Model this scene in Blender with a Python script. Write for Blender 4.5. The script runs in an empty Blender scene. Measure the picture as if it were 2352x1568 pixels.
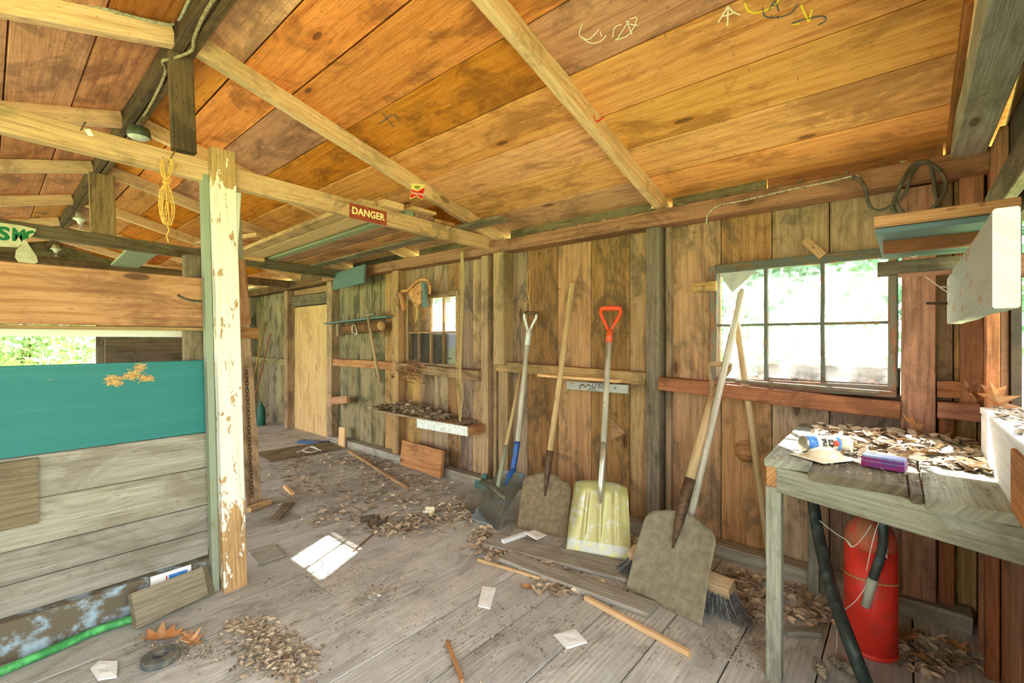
import bpy, bmesh, math, random
from mathutils import Vector as V, Matrix, noise as mnoise
random.seed(7)
R = random.random
def U(a, b): return a + (b - a) * random.random()
SC = bpy.context.scene
COL = SC.collection
# ------------------------------------------------------------------ camera, world, sun, exposure
HCAM = 1.2; FPX = 1045.0; TH = math.radians(40.9); CT, ST = math.cos(TH), math.sin(TH)
cam = bpy.data.cameras.new('camera'); cam.sensor_width = 36; cam.lens = 36 * FPX / 2352
cam.shift_y = -6 / 2352; cam.clip_start = 0.02
camo = bpy.data.objects.new('camera', cam); COL.objects.link(camo)
camo.location = (0, 0, HCAM); camo.rotation_euler = (math.pi / 2, 0, TH - math.pi / 2)
SC.camera = camo
w = bpy.data.worlds.new('sky'); SC.world = w; w.use_nodes = True
w.node_tree.nodes['Background'].inputs[0].default_value = (0.88, 0.945, 1.0, 1)
w.node_tree.nodes['Background'].inputs[1].default_value = 3.4
sl = bpy.data.lights.new('sun', 'SUN'); sl.energy = 22; sl.angle = 0.012; sl.color = (1, 0.97, 0.92)
so = bpy.data.objects.new('sun', sl); COL.objects.link(so)
SUN = V((-1.05, -0.51, -1.0)).normalized()     # in through both windows of the long wall
so.rotation_euler = SUN.to_track_quat('-Z', 'Y').to_euler()
SC.view_settings.view_transform = 'Standard'; SC.view_settings.look = 'None'
SC.view_settings.gamma = 1; SC.view_settings.use_curve_mapping = False
SC.view_settings.exposure = 1.15
SC.cycles.max_bounces = 6; SC.cycles.diffuse_bounces = 4; SC.cycles.glossy_bounces = 2; SC.cycles.transmission_bounces = 3; SC.cycles.adaptive_threshold = 0.03
SC.cycles.sample_clamp_indirect = 6

# ------------------------------------------------------------------ helpers
def ray(px, py):
    s = (px - 1176) / FPX
    return V((CT + ST * s, ST - CT * s, (778 - py) / FPX))
def at(px, py, X=None, Y=None, Z=None):      # a point of the place on a wall, partition or level plane
    v = ray(px, py)
    t = X / v.x if X is not None else (Y / v.y if Y is not None else (Z - HCAM) / v.z)
    return V((v.x * t, v.y * t, HCAM + v.z * t))
SL = 0.262; XW = 2.72; XR = 0.585
def zb(x):   # underside of the rafters
    return 1.96 + SL * (2.68 - x) if x > XR else 1.96 + SL * (2.68 - XR) - SL * (XR - x)
def onroof(px, py, dz=0.086):
    v = ray(px, py); z0 = 1.96 + dz
    t = (z0 + SL * 2.68 - HCAM) / (v.z + SL * v.x)
    return V((v.x * t, v.y * t, HCAM + v.z * t))
WM = {}
def place(o, M, parent):
    COL.objects.link(o); WM[o] = M.copy()
    if parent is not None:
        o.parent = parent; o.matrix_basis = WM[parent].inverted() @ M
    else: o.matrix_basis = M
    return o
def tag(o, label=None, cat=None, group=None, kind=None):
    if label: o['label'] = label
    if cat: o['category'] = cat
    if group: o['group'] = group
    if kind: o['kind'] = kind
    return o
def thing(name, loc, label, cat, group=None, kind=None):
    o = bpy.data.objects.new(name, None); o.empty_display_size = .05
    place(o, Matrix.Translation(V(loc)), None)
    return tag(o, label, cat, group, kind)
def mobj(name, verts, faces, mat, parent=None, M=None, smooth=False):
    me = bpy.data.meshes.new(name); me.from_pydata([tuple(v) for v in verts], [], faces)
    if smooth:
        for p in me.polygons: p.use_smooth = True
    me.update(); me.materials.append(mat)
    if M is None:
        M = Matrix.Identity(4)
        if len(verts):
            c = sum((V(v) for v in verts), V()) / len(verts)
            M = Matrix.Translation(c)
            for q in me.vertices: q.co -= c
    return place(bpy.data.objects.new(name, me), M, parent)
def frame(o, x, zh):
    x = V(x).normalized(); z = V(zh); y = z.cross(x).normalized(); z = x.cross(y)
    M = Matrix((x, y, z)).transposed().to_4x4(); M.translation = V(o); return M
def boxmesh(name, L, w, t, mat, ch=.004, n=1, jit=0, key=None):
    ch = min(ch, w * .2, t * .2)
    prof = [(-w/2+ch,-t/2),(w/2-ch,-t/2),(w/2,-t/2+ch),(w/2,t/2-ch),(w/2-ch,t/2),(-w/2+ch,t/2),(-w/2,t/2-ch),(-w/2,-t/2+ch)]
    vs, fs = [], []
    for k in range(n + 1):
        x = -L/2 + L * k / n
        ja, jb = U(-jit, jit), U(-jit, jit)
        for (a, b) in prof: vs.append((x + (U(-jit, jit) if k in (0, n) else 0), a + (ja if a > 0 else jb), b))
    for k in range(n):
        for i in range(8):
            j = (i + 1) % 8; fs.append((k*8+i, k*8+j, k*8+8+j, k*8+8+i))
    fs.append(tuple(range(7, -1, -1))); fs.append(tuple(n*8+i for i in range(8)))
    fs = [f[::-1] for f in fs]
    me = bpy.data.meshes.new(name); me.from_pydata(vs, [], fs); me.update(); me.materials.append(mat)
    return me
def plank(name, a, b, w, t, mat, parent=None, n=(0, 0, 1), ch=.003, seg=1, jit=0):
    a, b = V(a), V(b)
    me = boxmesh(name, (b - a).length, w, t, mat, ch, seg, jit)
    return place(bpy.data.objects.new(name, me), frame((a + b) / 2, b - a, n), parent)
def tube(name, pts, r, mat, parent=None, seg=10, cap=True, flat=None):
    pts = [V(p) for p in pts]; rs = r if isinstance(r, (list, tuple)) else [r] * len(pts)
    vs, fs = [], []; up = None
    for i, p in enumerate(pts):
        d = (pts[min(i+1, len(pts)-1)] - pts[max(i-1, 0)]).normalized()
        if up is None: up = d.orthogonal().normalized()
        up = (up - d * up.dot(d)); up = up.normalized() if up.length > 1e-6 else d.orthogonal().normalized()
        s = d.cross(up)
        for k in range(seg):
            an = 2 * math.pi * k / seg
            vs.append(p + up * math.cos(an) * rs[i] + s * math.sin(an) * rs[i] * (flat or 1))
    for i in range(len(pts) - 1):
        for k in range(seg):
            j = (k + 1) % seg
            fs.append((i*seg+k, i*seg+j, (i+1)*seg+j, (i+1)*seg+k))
    if cap:
        fs.append(tuple(range(seg-1, -1, -1))); fs.append(tuple((len(pts)-1)*seg + k for k in range(seg)))
    M = None
    if len(pts) <= 5 and len(pts) > 1 and (pts[-1]-pts[0]).length > .05:      # straight rods get their local X along the rod
        d = pts[-1]-pts[0]; M = frame((pts[0]+pts[-1])/2, d, d.orthogonal()); iM = M.inverted(); vs = [iM @ v for v in vs]
    return mobj(name, vs, fs, mat, parent, M, True)
def crv(pts, n=6):     # Catmull-Rom through the points
    pts = [V(p) for p in pts]; out = []
    for i in range(len(pts) - 1):
        p0, p1, p2, p3 = pts[max(i-1, 0)], pts[i], pts[i+1], pts[min(i+2, len(pts)-1)]
        for k in range(n):
            t = k / n
            out.append(.5*((2*p1) + (p2-p0)*t + (2*p0-5*p1+4*p2-p3)*t*t + (3*p1-p0-3*p2+p3)*t**3))
    out.append(pts[-1]); return out
def lathe(name, prof, mat, M, parent=None, seg=24, smooth=True):   # prof: (r, z) bottom to top
    vs, fs = [], []
    for (r, z) in prof:
        for k in range(seg):
            an = 2*math.pi*k/seg; vs.append((r*math.cos(an), r*math.sin(an), z))
    for i in range(len(prof)-1):
        for k in range(seg):
            j = (k+1) % seg; fs.append((i*seg+k, i*seg+j, (i+1)*seg+j, (i+1)*seg+k))
    fs.append(tuple(range(seg-1, -1, -1))); fs.append(tuple((len(prof)-1)*seg+k for k in range(seg)))
    return mobj(name, vs, fs, mat, parent, M, smooth)
def prism(name, poly, t, mat, M, parent=None):       # flat outline in local XY, thickness t along Z
    n = len(poly); vs = [(x, y, -t/2) for x, y in poly] + [(x, y, t/2) for x, y in poly]
    fs = [tuple(range(n-1, -1, -1)), tuple(range(n, 2*n))] + [(i, (i+1) % n, n+(i+1) % n, n+i) for i in range(n)]
    return mobj(name, vs, fs, mat, parent, M)
def surf(name, f, nu, nv, th, mat, M, parent=None):  # grid f(u,v) given a thickness
    P = [[V(f(i/nu, j/nv)) for j in range(nv+1)] for i in range(nu+1)]
    vs, fs = [], []
    for sgn in (0, 1):
        for i in range(nu+1):
            for j in range(nv+1):
                a = P[min(i+1, nu)][j]-P[max(i-1, 0)][j]; b = P[i][min(j+1, nv)]-P[i][max(j-1, 0)]
                nn = a.cross(b); nn = nn.normalized() if nn.length > 1e-9 else V((0, 1, 0))
                vs.append(P[i][j] + nn*th*(.5 if sgn else -.5))
    N = (nu+1)*(nv+1); ix = lambda s, i, j: s*N + i*(nv+1)+j
    for i in range(nu):
        for j in range(nv):
            fs.append((ix(1,i,j), ix(1,i+1,j), ix(1,i+1,j+1), ix(1,i,j+1)))
            fs.append((ix(0,i,j), ix(0,i,j+1), ix(0,i+1,j+1), ix(0,i+1,j)))
    for i in range(nu):
        for j in (0, nv): fs.append((ix(0,i,j), ix(0,i+1,j), ix(1,i+1,j), ix(1,i,j)))
    for j in range(nv):
        for i in (0, nu): fs.append((ix(0,i,j), ix(0,i,j+1), ix(1,i,j+1), ix(1,i,j)))
    return mobj(name, vs, fs, mat, parent, M, True)
def join_planks(name, specs, mat, parent=None):      # several boxes in one mesh (backing sheets)
    vs, fs = [], []
    for (x0, x1, y0, y1, z0, z1) in specs:
        b = len(vs); vs += [(x, y, z) for x in (x0, x1) for y in (y0, y1) for z in (z0, z1)]
        fs += [tuple(b+i for i in f) for f in ((0,1,3,2),(4,6,7,5),(0,4,5,1),(2,3,7,6),(0,2,6,4),(1,5,7,3))]
    return mobj(name, vs, fs, mat, parent, Matrix.Identity(4))
_tx = {}
def textmesh(s, size, ext=.0008, bold=0.0):
    cu = bpy.data.curves.new('lettering', 'FONT'); cu.body = s; cu.size = size; cu.extrude = ext; cu.offset = bold
    cu.align_x = 'CENTER'; cu.align_y = 'CENTER'; cu.resolution_u = 3
    o = bpy.data.objects.new('lettering', cu); COL.objects.link(o)
    dg = bpy.context.evaluated_depsgraph_get()
    me = bpy.data.meshes.new_from_object(o.evaluated_get(dg)); COL.objects.unlink(o); bpy.data.objects.remove(o)
    return me
def lettering(s, size, mat, M, parent, fit=None, bend=None, bold=0.0, ext=.0008):
    me = textmesh(s, size, ext, bold)
    if fit:
        xs = [v.co.x for v in me.vertices]; ys = [v.co.y for v in me.vertices]
        sx = fit[0]/(max(xs)-min(xs)); sy = fit[1]/(max(ys)-min(ys)); cx = (max(xs)+min(xs))/2; cy = (max(ys)+min(ys))/2
        for v in me.vertices: v.co.x = (v.co.x-cx)*sx; v.co.y = (v.co.y-cy)*sy
    if bend:
        for v in me.vertices: v.co = bend(v.co)
    me.materials.clear(); me.materials.append(mat)
    return place(bpy.data.objects.new('lettering', me), M, parent)

# ------------------------------------------------------------------ materials
def srgb(r, g, b):
    f = lambda c: (c/255/12.92) if c/255 <= .04045 else ((c/255+.055)/1.055)**2.4
    return (f(r), f(g), f(b), 1)
def wood_group():
    g = bpy.data.node_groups.new('wood', 'ShaderNodeTree'); I = g.interface
    for nm, ty, dv in (('Light','Color',None),('Dark','Color',None),('Stain','Color',None),('Paint','Color',None),('Freq','Float',40),('Ring','Float',.5),
                       ('StainAmt','Float',.4),('PaintAmt','Float',0),('Knots','Float',1),('Rough','Float',.8),('Vary','Float',.25),('Dust','Float',0),('PLo','Float',-99),('PHi','Float',99)):
        s = I.new_socket(nm, in_out='INPUT', socket_type='NodeSocket'+ty)
        if dv is not None: s.default_value = dv
    I.new_socket('BSDF', in_out='OUTPUT', socket_type='NodeSocketShader')
    N, L = g.nodes, g.links
    gi = N.new('NodeGroupInput'); go = N.new('NodeGroupOutput')
    def m(op, a, b=None, c=None, cl=False):
        n = N.new('ShaderNodeMath'); n.operation = op; n.use_clamp = cl
        for i, q in enumerate((a, b, c)):
            if q is None: continue
            if isinstance(q, (int, float)): n.inputs[i].default_value = q
            else: L.new(q, n.inputs[i])
        return n.outputs[0]
    def mix(f, a, b):
        n = N.new('ShaderNodeMix'); n.data_type = 'RGBA'
        for i, q in ((0, f), (6, a), (7, b)):
            if isinstance(q, (int, float)): n.inputs[i].default_value = q
            elif isinstance(q, tuple): n.inputs[i].default_value = q
            else: L.new(q, n.inputs[i])
        return n.outputs[2]
    def sm(x, a, b):
        n = N.new('ShaderNodeMapRange'); n.interpolation_type = 'SMOOTHSTEP'; L.new(x, n.inputs[0])
        n.inputs[1].default_value = a; n.inputs[2].default_value = b; return n.outputs[0]
    tc = N.new('ShaderNodeTexCoord'); oi = N.new('ShaderNodeObjectInfo'); sp = N.new('ShaderNodeSeparateXYZ')
    L.new(tc.outputs['Object'], sp.inputs[0]); rnd = oi.outputs['Random']
    x = m('ADD', sp.outputs[0], m('MULTIPLY', rnd, 53.0)); c = m('ADD', m('MULTIPLY_ADD', sp.outputs[2], .8, sp.outputs[1]), m('MULTIPLY', rnd, 17.0))
    def vec(a, b):
        n = N.new('ShaderNodeCombineXYZ'); L.new(m('MULTIPLY', x, a), n.inputs[0]); L.new(m('MULTIPLY', c, b), n.inputs[1]); L.new(rnd, n.inputs[2]); return n.outputs[0]
    def noi(v, det=2, ro=.5, dist=0):
        n = N.new('ShaderNodeTexNoise'); n.inputs['Scale'].default_value = 1; n.inputs['Detail'].default_value = det
        n.inputs['Roughness'].default_value = ro; n.inputs['Distortion'].default_value = dist; L.new(v, n.inputs['Vector']); return n.outputs['Fac']
    vo = N.new('ShaderNodeTexVoronoi'); vo.inputs['Scale'].default_value = 1; L.new(vec(2.6, 8), vo.inputs['Vector'])
    sc = N.new('ShaderNodeSeparateColor'); L.new(vo.outputs['Color'], sc.inputs[0])
    msk = m('MULTIPLY', m('GREATER_THAN', sc.outputs[0], .66), gi.outputs['Knots'])
    dist = vo.outputs['Distance']
    bmp = m('MULTIPLY', m('MAXIMUM', m('SUBTRACT', .55, dist), 0), msk)
    knot = m('MULTIPLY', m('SUBTRACT', 1, sm(dist, .10, .14)), msk)
    halo = m('MULTIPLY', m('SUBTRACT', 1, sm(dist, .12, .30)), msk)
    w1 = noi(vec(.55, 2.2), 2)
    ph = m('ADD', m('MULTIPLY', c, m('MULTIPLY', gi.outputs['Freq'], 4.5)), m('ADD', m('MULTIPLY', w1, 11), m('MULTIPLY', bmp, 11)))
    ring = m('MULTIPLY_ADD', m('SINE', m('MULTIPLY', ph, 3.0)), .5, .5); ring = m('POWER', ring, 2.5)
    fine = noi(vec(7, 210), 1, .6); streak = noi(vec(1.6, 34), 3, .65)
    stn = noi(vec(2.6, 4.6), 5, .72, .6); spk = noi(vec(34, 120), 1, .6); blot = noi(vec(.9, 2.6), 1)
    gr = m('ADD', m('MULTIPLY', m('MULTIPLY', ring, gi.outputs['Ring']), m('ADD', .3, sm(blot, .3, .7))), m('ADD', m('MULTIPLY', sm(fine, .46, .68), .40), m('MULTIPLY', sm(streak, .36, .78), .55)), None, True)
    col = mix(gr, gi.outputs['Light'], gi.outputs['Dark'])
    col = mix(m('MULTIPLY', sm(stn, .47, .64), gi.outputs['StainAmt']), col, gi.outputs['Stain'])
    col = mix(m('MULTIPLY', sm(spk, .68, .76), .55), col, gi.outputs['Stain'])
    col = mix(m('MULTIPLY', halo, .45), col, gi.outputs['Dark']); col = mix(m('MULTIPLY', knot, .7), col, (.05, .022, .008, 1))
    hs = N.new('ShaderNodeHueSaturation'); L.new(col, hs.inputs['Color'])
    r2 = m('FRACT', m('MULTIPLY', rnd, 7.31)); r3 = m('FRACT', m('MULTIPLY', rnd, 13.7))
    L.new(m('MULTIPLY_ADD', m('SUBTRACT', r2, .5), m('MULTIPLY', gi.outputs['Vary'], 1.6), 1.0), hs.inputs['Value'])
    L.new(m('MULTIPLY_ADD', m('SUBTRACT', r3, .5), m('MULTIPLY', gi.outputs['Vary'], 1.2), 1.0), hs.inputs['Saturation'])
    L.new(m('MULTIPLY_ADD', m('SUBTRACT', rnd, .5), m('MULTIPLY', gi.outputs['Vary'], .05), .5), hs.inputs['Hue'])
    col = hs.outputs[0]
    pn = noi(vec(7, 20), 4, .7, .4); lo = N.new('ShaderNodeMapRange'); L.new(sp.outputs[0], lo.inputs[0]); L.new(gi.outputs['PLo'], lo.inputs[1]); L.new(m('SUBTRACT', gi.outputs['PLo'], .25), lo.inputs[2])
    hi = N.new('ShaderNodeMapRange'); L.new(sp.outputs[0], hi.inputs[0]); L.new(gi.outputs['PHi'], hi.inputs[1]); L.new(m('ADD', gi.outputs['PHi'], .15), hi.inputs[2])
    pth = m('ADD', m('SUBTRACT', 1.0, gi.outputs['PaintAmt']), m('MULTIPLY', m('ADD', lo.outputs[0], hi.outputs[0]), .42))
    pm = m('MULTIPLY', m('GREATER_THAN', m('MULTIPLY_ADD', m('SUBTRACT', pn, .5), 2.2, .5), pth), m('GREATER_THAN', gi.outputs['PaintAmt'], .01))
    pc = mix(m('MULTIPLY', sm(streak, .4, .8), .32), gi.outputs['Paint'], gi.outputs['Dark'])
    col = mix(pm, col, pc)
    n3 = N.new('ShaderNodeTexNoise'); n3.inputs['Scale'].default_value = 5; n3.inputs['Detail'].default_value = 4; n3.inputs['Roughness'].default_value = .7; L.new(tc.outputs['Object'], n3.inputs['Vector'])
    col = mix(m('MULTIPLY', sm(n3.outputs['Fac'], .38, .62), gi.outputs['Dust']), col, (.40, .385, .35, 1))
    bs = N.new('ShaderNodeBsdfPrincipled'); L.new(col, bs.inputs['Base Color']); L.new(gi.outputs['Rough'], bs.inputs['Roughness'])
    bs.inputs['Specular IOR Level'].default_value = .25
    bu = N.new('ShaderNodeBump'); bu.inputs['Strength'].default_value = .5; bu.inputs['Distance'].default_value = .003
    L.new(m('MULTIPLY', fine, -1.0), bu.inputs['Height']); L.new(bu.outputs[0], bs.inputs['Normal'])
    L.new(bs.outputs[0], go.inputs[0])
    return g
WG = wood_group()
def wood(name, light, dark, stain=(60, 45, 30), amt=.5, freq=14, ring=.5, knots=1, rough=.8, vary=.25, paint=(255, 255, 255), pamt=0, dust=0, plo=-99, phi=99):
    mt = bpy.data.materials.new(name); mt.use_nodes = True; nt = mt.node_tree; nt.nodes.clear()
    g = nt.nodes.new('ShaderNodeGroup'); g.node_tree = WG; o = nt.nodes.new('ShaderNodeOutputMaterial'); nt.links.new(g.outputs[0], o.inputs[0])
    for k, v in (('Light', srgb(*light)), ('Dark', srgb(*dark)), ('Stain', srgb(*stain)), ('Paint', srgb(*paint)), ('Freq', freq), ('Ring', ring), ('StainAmt', amt),
                 ('PaintAmt', pamt), ('Knots', knots), ('Rough', rough), ('Vary', vary), ('Dust', dust), ('PLo', plo), ('PHi', phi)): g.inputs[k].default_value = v
    return mt
def plain(name, c, rough=.6, metal=0, c2=None, scale=20, lo=.45, hi=.6, bump=.15, vary=0, detail=5, trans=0, alpha=1, sheen=0, ior=1.45):
    mt = bpy.data.materials.new(name); mt.use_nodes = True; nt = mt.node_tree; b = nt.nodes['Principled BSDF']
    b.inputs['Base Color'].default_value = srgb(*c); b.inputs['Roughness'].default_value = rough; b.inputs['Metallic'].default_value = metal
    b.inputs['Transmission Weight'].default_value = trans; b.inputs['Alpha'].default_value = alpha; b.inputs['IOR'].default_value = ior
    N, L = nt.nodes, nt.links
    if c2 or vary:
        tc = N.new('ShaderNodeTexCoord'); no = N.new('ShaderNodeTexNoise'); no.inputs['Scale'].default_value = scale; no.inputs['Detail'].default_value = detail
        no.inputs['Roughness'].default_value = .65; L.new(tc.outputs['Object'], no.inputs['Vector'])
        mr = N.new('ShaderNodeMapRange'); L.new(no.outputs['Fac'], mr.inputs[0]); mr.inputs[1].default_value = lo; mr.inputs[2].default_value = hi
        mx = N.new('ShaderNodeMix'); mx.data_type = 'RGBA'; L.new(mr.outputs[0], mx.inputs[0])
        mx.inputs[6].default_value = srgb(*c); mx.inputs[7].default_value = srgb(*(c2 or c)); out = mx.outputs[2]
        if vary:
            ge = N.new('ShaderNodeNewGeometry'); hs = N.new('ShaderNodeHueSaturation'); L.new(out, hs.inputs['Color'])
            ma = N.new('ShaderNodeMath'); ma.operation = 'MULTIPLY_ADD'; L.new(ge.outputs['Random Per Island'], ma.inputs[0]); ma.inputs[1].default_value = vary; ma.inputs[2].default_value = 1-vary*.5
            L.new(ma.outputs[0], hs.inputs['Value']); out = hs.outputs[0]
        L.new(out, b.inputs['Base Color'])
        bu = N.new('ShaderNodeBump'); bu.inputs['Strength'].default_value = bump; bu.inputs['Distance'].default_value = .004
        L.new(no.outputs['Fac'], bu.inputs['Height']); L.new(bu.outputs[0], b.inputs['Normal'])
    return mt
M_roof = wood('roof_board_wood', (228, 152, 92), (174, 100, 52), (112, 66, 40), .6, 9, .22, 1, .65, .3)
M_roofR = wood('lit_roof_board_wood', (236, 178, 120), (190, 124, 74), (132, 86, 52), .55, 9, .22, 1, .65, .22)  # paler copy of the roof wood: light on the near right boards, put in colour
M_raft = wood('rafter_wood', (246, 204, 158), (208, 158, 112), (116, 84, 56), .45, 16, .25, .8, .7, .18)
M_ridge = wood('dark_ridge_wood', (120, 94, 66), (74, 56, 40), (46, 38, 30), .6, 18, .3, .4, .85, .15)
M_wall = wood('wall_board_wood', (176, 142, 104), (118, 88, 60), (84, 74, 56), .7, 11, .16, 1, .85, .34)
M_wallf = wood('far_wall_board_wood', (148, 134, 100), (96, 84, 58), (60, 62, 46), .75, 12, .16, .7, .88, .3)
M_stud = wood('stud_wood', (178, 146, 104), (124, 96, 64), (84, 72, 52), .6, 18, .25, .6, .85, .25)
M_red = wood('reddish_plank_wood', (180, 126, 92), (132, 86, 58), (88, 62, 44), .55, 14, .3, .8, .8, .22)
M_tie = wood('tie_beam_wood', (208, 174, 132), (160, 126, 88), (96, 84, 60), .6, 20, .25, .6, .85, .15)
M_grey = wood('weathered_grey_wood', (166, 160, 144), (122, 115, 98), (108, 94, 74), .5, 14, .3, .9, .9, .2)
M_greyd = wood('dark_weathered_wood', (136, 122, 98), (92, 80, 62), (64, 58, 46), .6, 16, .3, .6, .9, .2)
M_part = wood('brown_partition_wood', (196, 146, 100), (150, 100, 62), (112, 68, 48), .6, 10, .4, 1, .75, .12)
M_teal = wood('teal_painted_board', (120, 116, 100), (76, 140, 138), (60, 60, 50), .1, 12, .55, 1, .55, .0, (42, 116, 111), .95)
M_blue = wood('blue_green_painted_board', (120, 116, 100), (66, 92, 88), (60, 60, 50), .1, 12, .5, .5, .6, .0, (96, 120, 118), .93)
M_white = wood('peeling_white_paint', (196, 160, 108), (150, 112, 66), (110, 84, 56), .3, 26, .3, .3, .7, .0, (226, 228, 212), .72, 0, -.55, .80)
M_whiteb = wood('peeling_white_paint_worn', (200, 168, 118), (158, 124, 80), (120, 96, 66), .3, 26, .5, .3, .7, .0, (236, 236, 220), .30)
M_greenp = wood('pale_green_paint', (160, 150, 120), (130, 140, 110), (90, 90, 70), .3, 26, .4, .2, .7, .0, (142, 150, 128), .75)
M_wht = wood('white_painted_wood', (170, 160, 140), (150, 150, 140), (110, 105, 95), .2, 20, .3, .3, .6, .0, (238, 240, 236), .9)
M_pale = wood('pale_peeling_board', (196, 150, 112), (150, 120, 90), (110, 90, 70), .3, 26, .4, .5, .8, .0, (176, 180, 170), .72)
M_floor = wood('floor_board_wood', (204, 202, 192), (160, 156, 144), (118, 112, 100), .65, 22, .5, .3, .92, .2, dust=.5)
M_ply = wood('plywood_panel', (214, 182, 128), (186, 148, 96), (150, 112, 70), .4, 7, .4, .6, .8, .05)
M_bench = wood('bench_wood', (168, 168, 148), (122, 122, 104), (96, 90, 72), .5, 15, .35, .6, .88, .15)
M_end = wood('end_grain_wood', (206, 148, 84), (140, 88, 44), (90, 60, 36), .4, 60, .6, 0, .85, .15)
M_new = wood('fresh_pale_lumber', (228, 190, 138), (194, 150, 96), (170, 130, 80), .2, 18, .4, .3, .75, .15)
M_log = wood('bark_log', (128, 92, 60), (78, 54, 36), (56, 42, 30), .6, 30, .5, 0, .95, .1)
M_hand = wood('ash_handle_wood', (200, 174, 130), (156, 128, 88), (150, 120, 84), .25, 30, .3, 0, .6, .12)
M_handg = wood('grey_handle_wood', (206, 200, 180), (160, 150, 126), (130, 120, 100), .3, 40, .4, 0, .75, .1)
M_win = wood('old_window_paint', (128, 108, 82), (84, 70, 52), (54, 50, 42), .6, 20, .3, .2, .8, .05, (92, 98, 88), .56)
M_winr = wood('window_jamb_wood', (158, 116, 86), (106, 78, 56), (64, 54, 44), .6, 20, .3, .2, .8, .05, (118, 114, 100), .5)
M_rust = plain('rusty_steel', (142, 126, 94), .8, .1, (108, 90, 68), 30, .35, .68, .25, detail=9)
M_rust2 = plain('dusty_rusty_steel', (150, 142, 116), .85, .1, (118, 108, 88), 26, .35, .68, .25, detail=9)
M_rustd = plain('dark_rusty_steel', (112, 88, 66), .7, .5, (78, 62, 50), 30)
M_gold = plain('worn_gold_paint', (176, 168, 108), .42, .3, (190, 188, 168), 14, .55, .62, .1)
M_goldw = plain('bare_grey_blade_edge', (190, 192, 176), .5, .4, (204, 198, 124), 22, .5, .62, .1)
M_alu = plain('silver_tube', (198, 196, 178), .35, .7)
M_bluem = plain('blue_painted_socket', (32, 92, 168), .4, .1, (60, 84, 130), 30)
M_bluest = plain('blue_grey_blade', (112, 128, 132), .5, .5, (128, 118, 92), 9, .4, .6, .15)
M_whm = plain('white_painted_metal', (230, 236, 232), .4, .1, (200, 204, 196), 30)
M_org = plain('orange_plastic', (238, 84, 38), .45, 0, (222, 96, 60), 20)
M_rakem = plain('dull_rake_steel', (112, 108, 88), .55, .5, (86, 80, 64), 40)
M_grn = plain('green_hose_rubber', (54, 136, 68), .5, 0, (90, 186, 100), 20)
M_dgrn = plain('dark_green_plastic', (24, 92, 76), .55, 0, (40, 84, 70), 20)
M_blk = plain('black_rubber', (44, 54, 50), .45, 0, (74, 88, 84), 26, .5, .66)
M_blk2 = plain('black_cable', (78, 72, 60), .6, 0, (110, 100, 80), 26, .5, .66)
M_redm = plain('red_enamel', (222, 54, 40), .38, 0, (200, 62, 50), 12, .5, .62, .03)
M_redd = plain('dusty_red_enamel', (172, 112, 76), .7, 0, (206, 76, 58), 18, .4, .58)
M_bris = plain('grey_bristles', (120, 118, 112), .8, 0, (74, 72, 68), 60, vary=.6)
M_twine = plain('yellow_twine', (226, 184, 96), .85, 0, (190, 146, 70), 120)
M_straw = plain('straw_cord', (206, 170, 104), .9, 0, (160, 124, 70), 90)
M_straw2 = plain('pale_straw_twine', (204, 178, 122), .9, 0, (164, 136, 86), 90)
M_porc = plain('white_porcelain', (226, 228, 218), .3, 0, (190, 194, 180), 40)
M_green_enamel = plain('dark_green_enamel', (86, 100, 84), .5, 0, (70, 78, 62), 30)
M_bulb = plain('bulb_glass', (235, 235, 235), .1, 0, trans=.8, alpha=.7)
M_cable = plain('grey_sheathed_cable', (176, 160, 126), .7, 0, (124, 108, 80), 50)
M_wirew = plain('white_sheathed_cable', (190, 184, 164), .7, 0, (150, 138, 112), 50)
M_steel = plain('nail_steel', (128, 116, 100), .5, .7, (104, 78, 58), 60)
M_chain = plain('rusty_chain', (112, 86, 62), .75, .4, (80, 60, 44), 60)
M_leaf = plain('dry_oak_leaf', (190, 142, 96), .75, 0, (150, 104, 66), 30, vary=.5)
M_leafo = plain('orange_oak_leaf', (178, 134, 92), .7, 0, (176, 112, 62), 30, vary=.15)
M_litter = plain('dry_leaf_litter', (190, 172, 144), .85, 0, (140, 118, 92), 12, vary=.8)
M_crumb = plain('crumbled_debris', (176, 162, 138), .9, 0, (118, 102, 82), 10, vary=1.0)
M_paper = plain('white_paper', (236, 236, 230), .8, 0, (206, 204, 196), 16, .6, .7)
M_cream = plain('cream_sign_card', (224, 222, 186), .7, 0, (206, 202, 164), 14)
M_signg = plain('green_sign_ink', (24, 128, 74), .7)
M_signr = plain('red_brown_sign', (162, 72, 48), .5, 0, (140, 60, 42), 20)
M_signy = plain('pale_yellow_ink', (250, 238, 170), .6)
M_bred = plain('red_sign_print', (226, 30, 36), .45)
M_byel = plain('yellow_sign_print', (244, 232, 140), .5)
M_bwht = plain('white_sign_print', (246, 238, 220), .5)
M_ink = plain('olive_sign_print', (150, 140, 60), .6)
M_chw = plain('white_chalk', (246, 232, 200), .9)
M_chy = plain('yellow_chalk', (246, 216, 60), .9)
M_chb = plain('blue_grey_chalk', (92, 98, 104), .9)
M_chr = plain('red_crayon', (226, 40, 40), .7)
M_canb = plain('blue_can_print', (60, 124, 196), .4, 0, (90, 150, 210), 60)
M_canw = plain('cream_can_print', (232, 226, 202), .45, 0, (206, 200, 176), 30)
M_cang = plain('dark_can_cap', (92, 92, 84), .6)
M_canr = plain('red_can_print', (190, 70, 50), .5)
M_inkd = plain('dark_ink', (40, 36, 32), .6)
M_bag = plain('yellowed_clear_plastic', (238, 228, 196), .25, 0, (226, 206, 160), 18, .5, .7, .1)
M_purp = plain('purple_plastic', (150, 36, 110), .35, 0, (110, 60, 130), 20)
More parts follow.
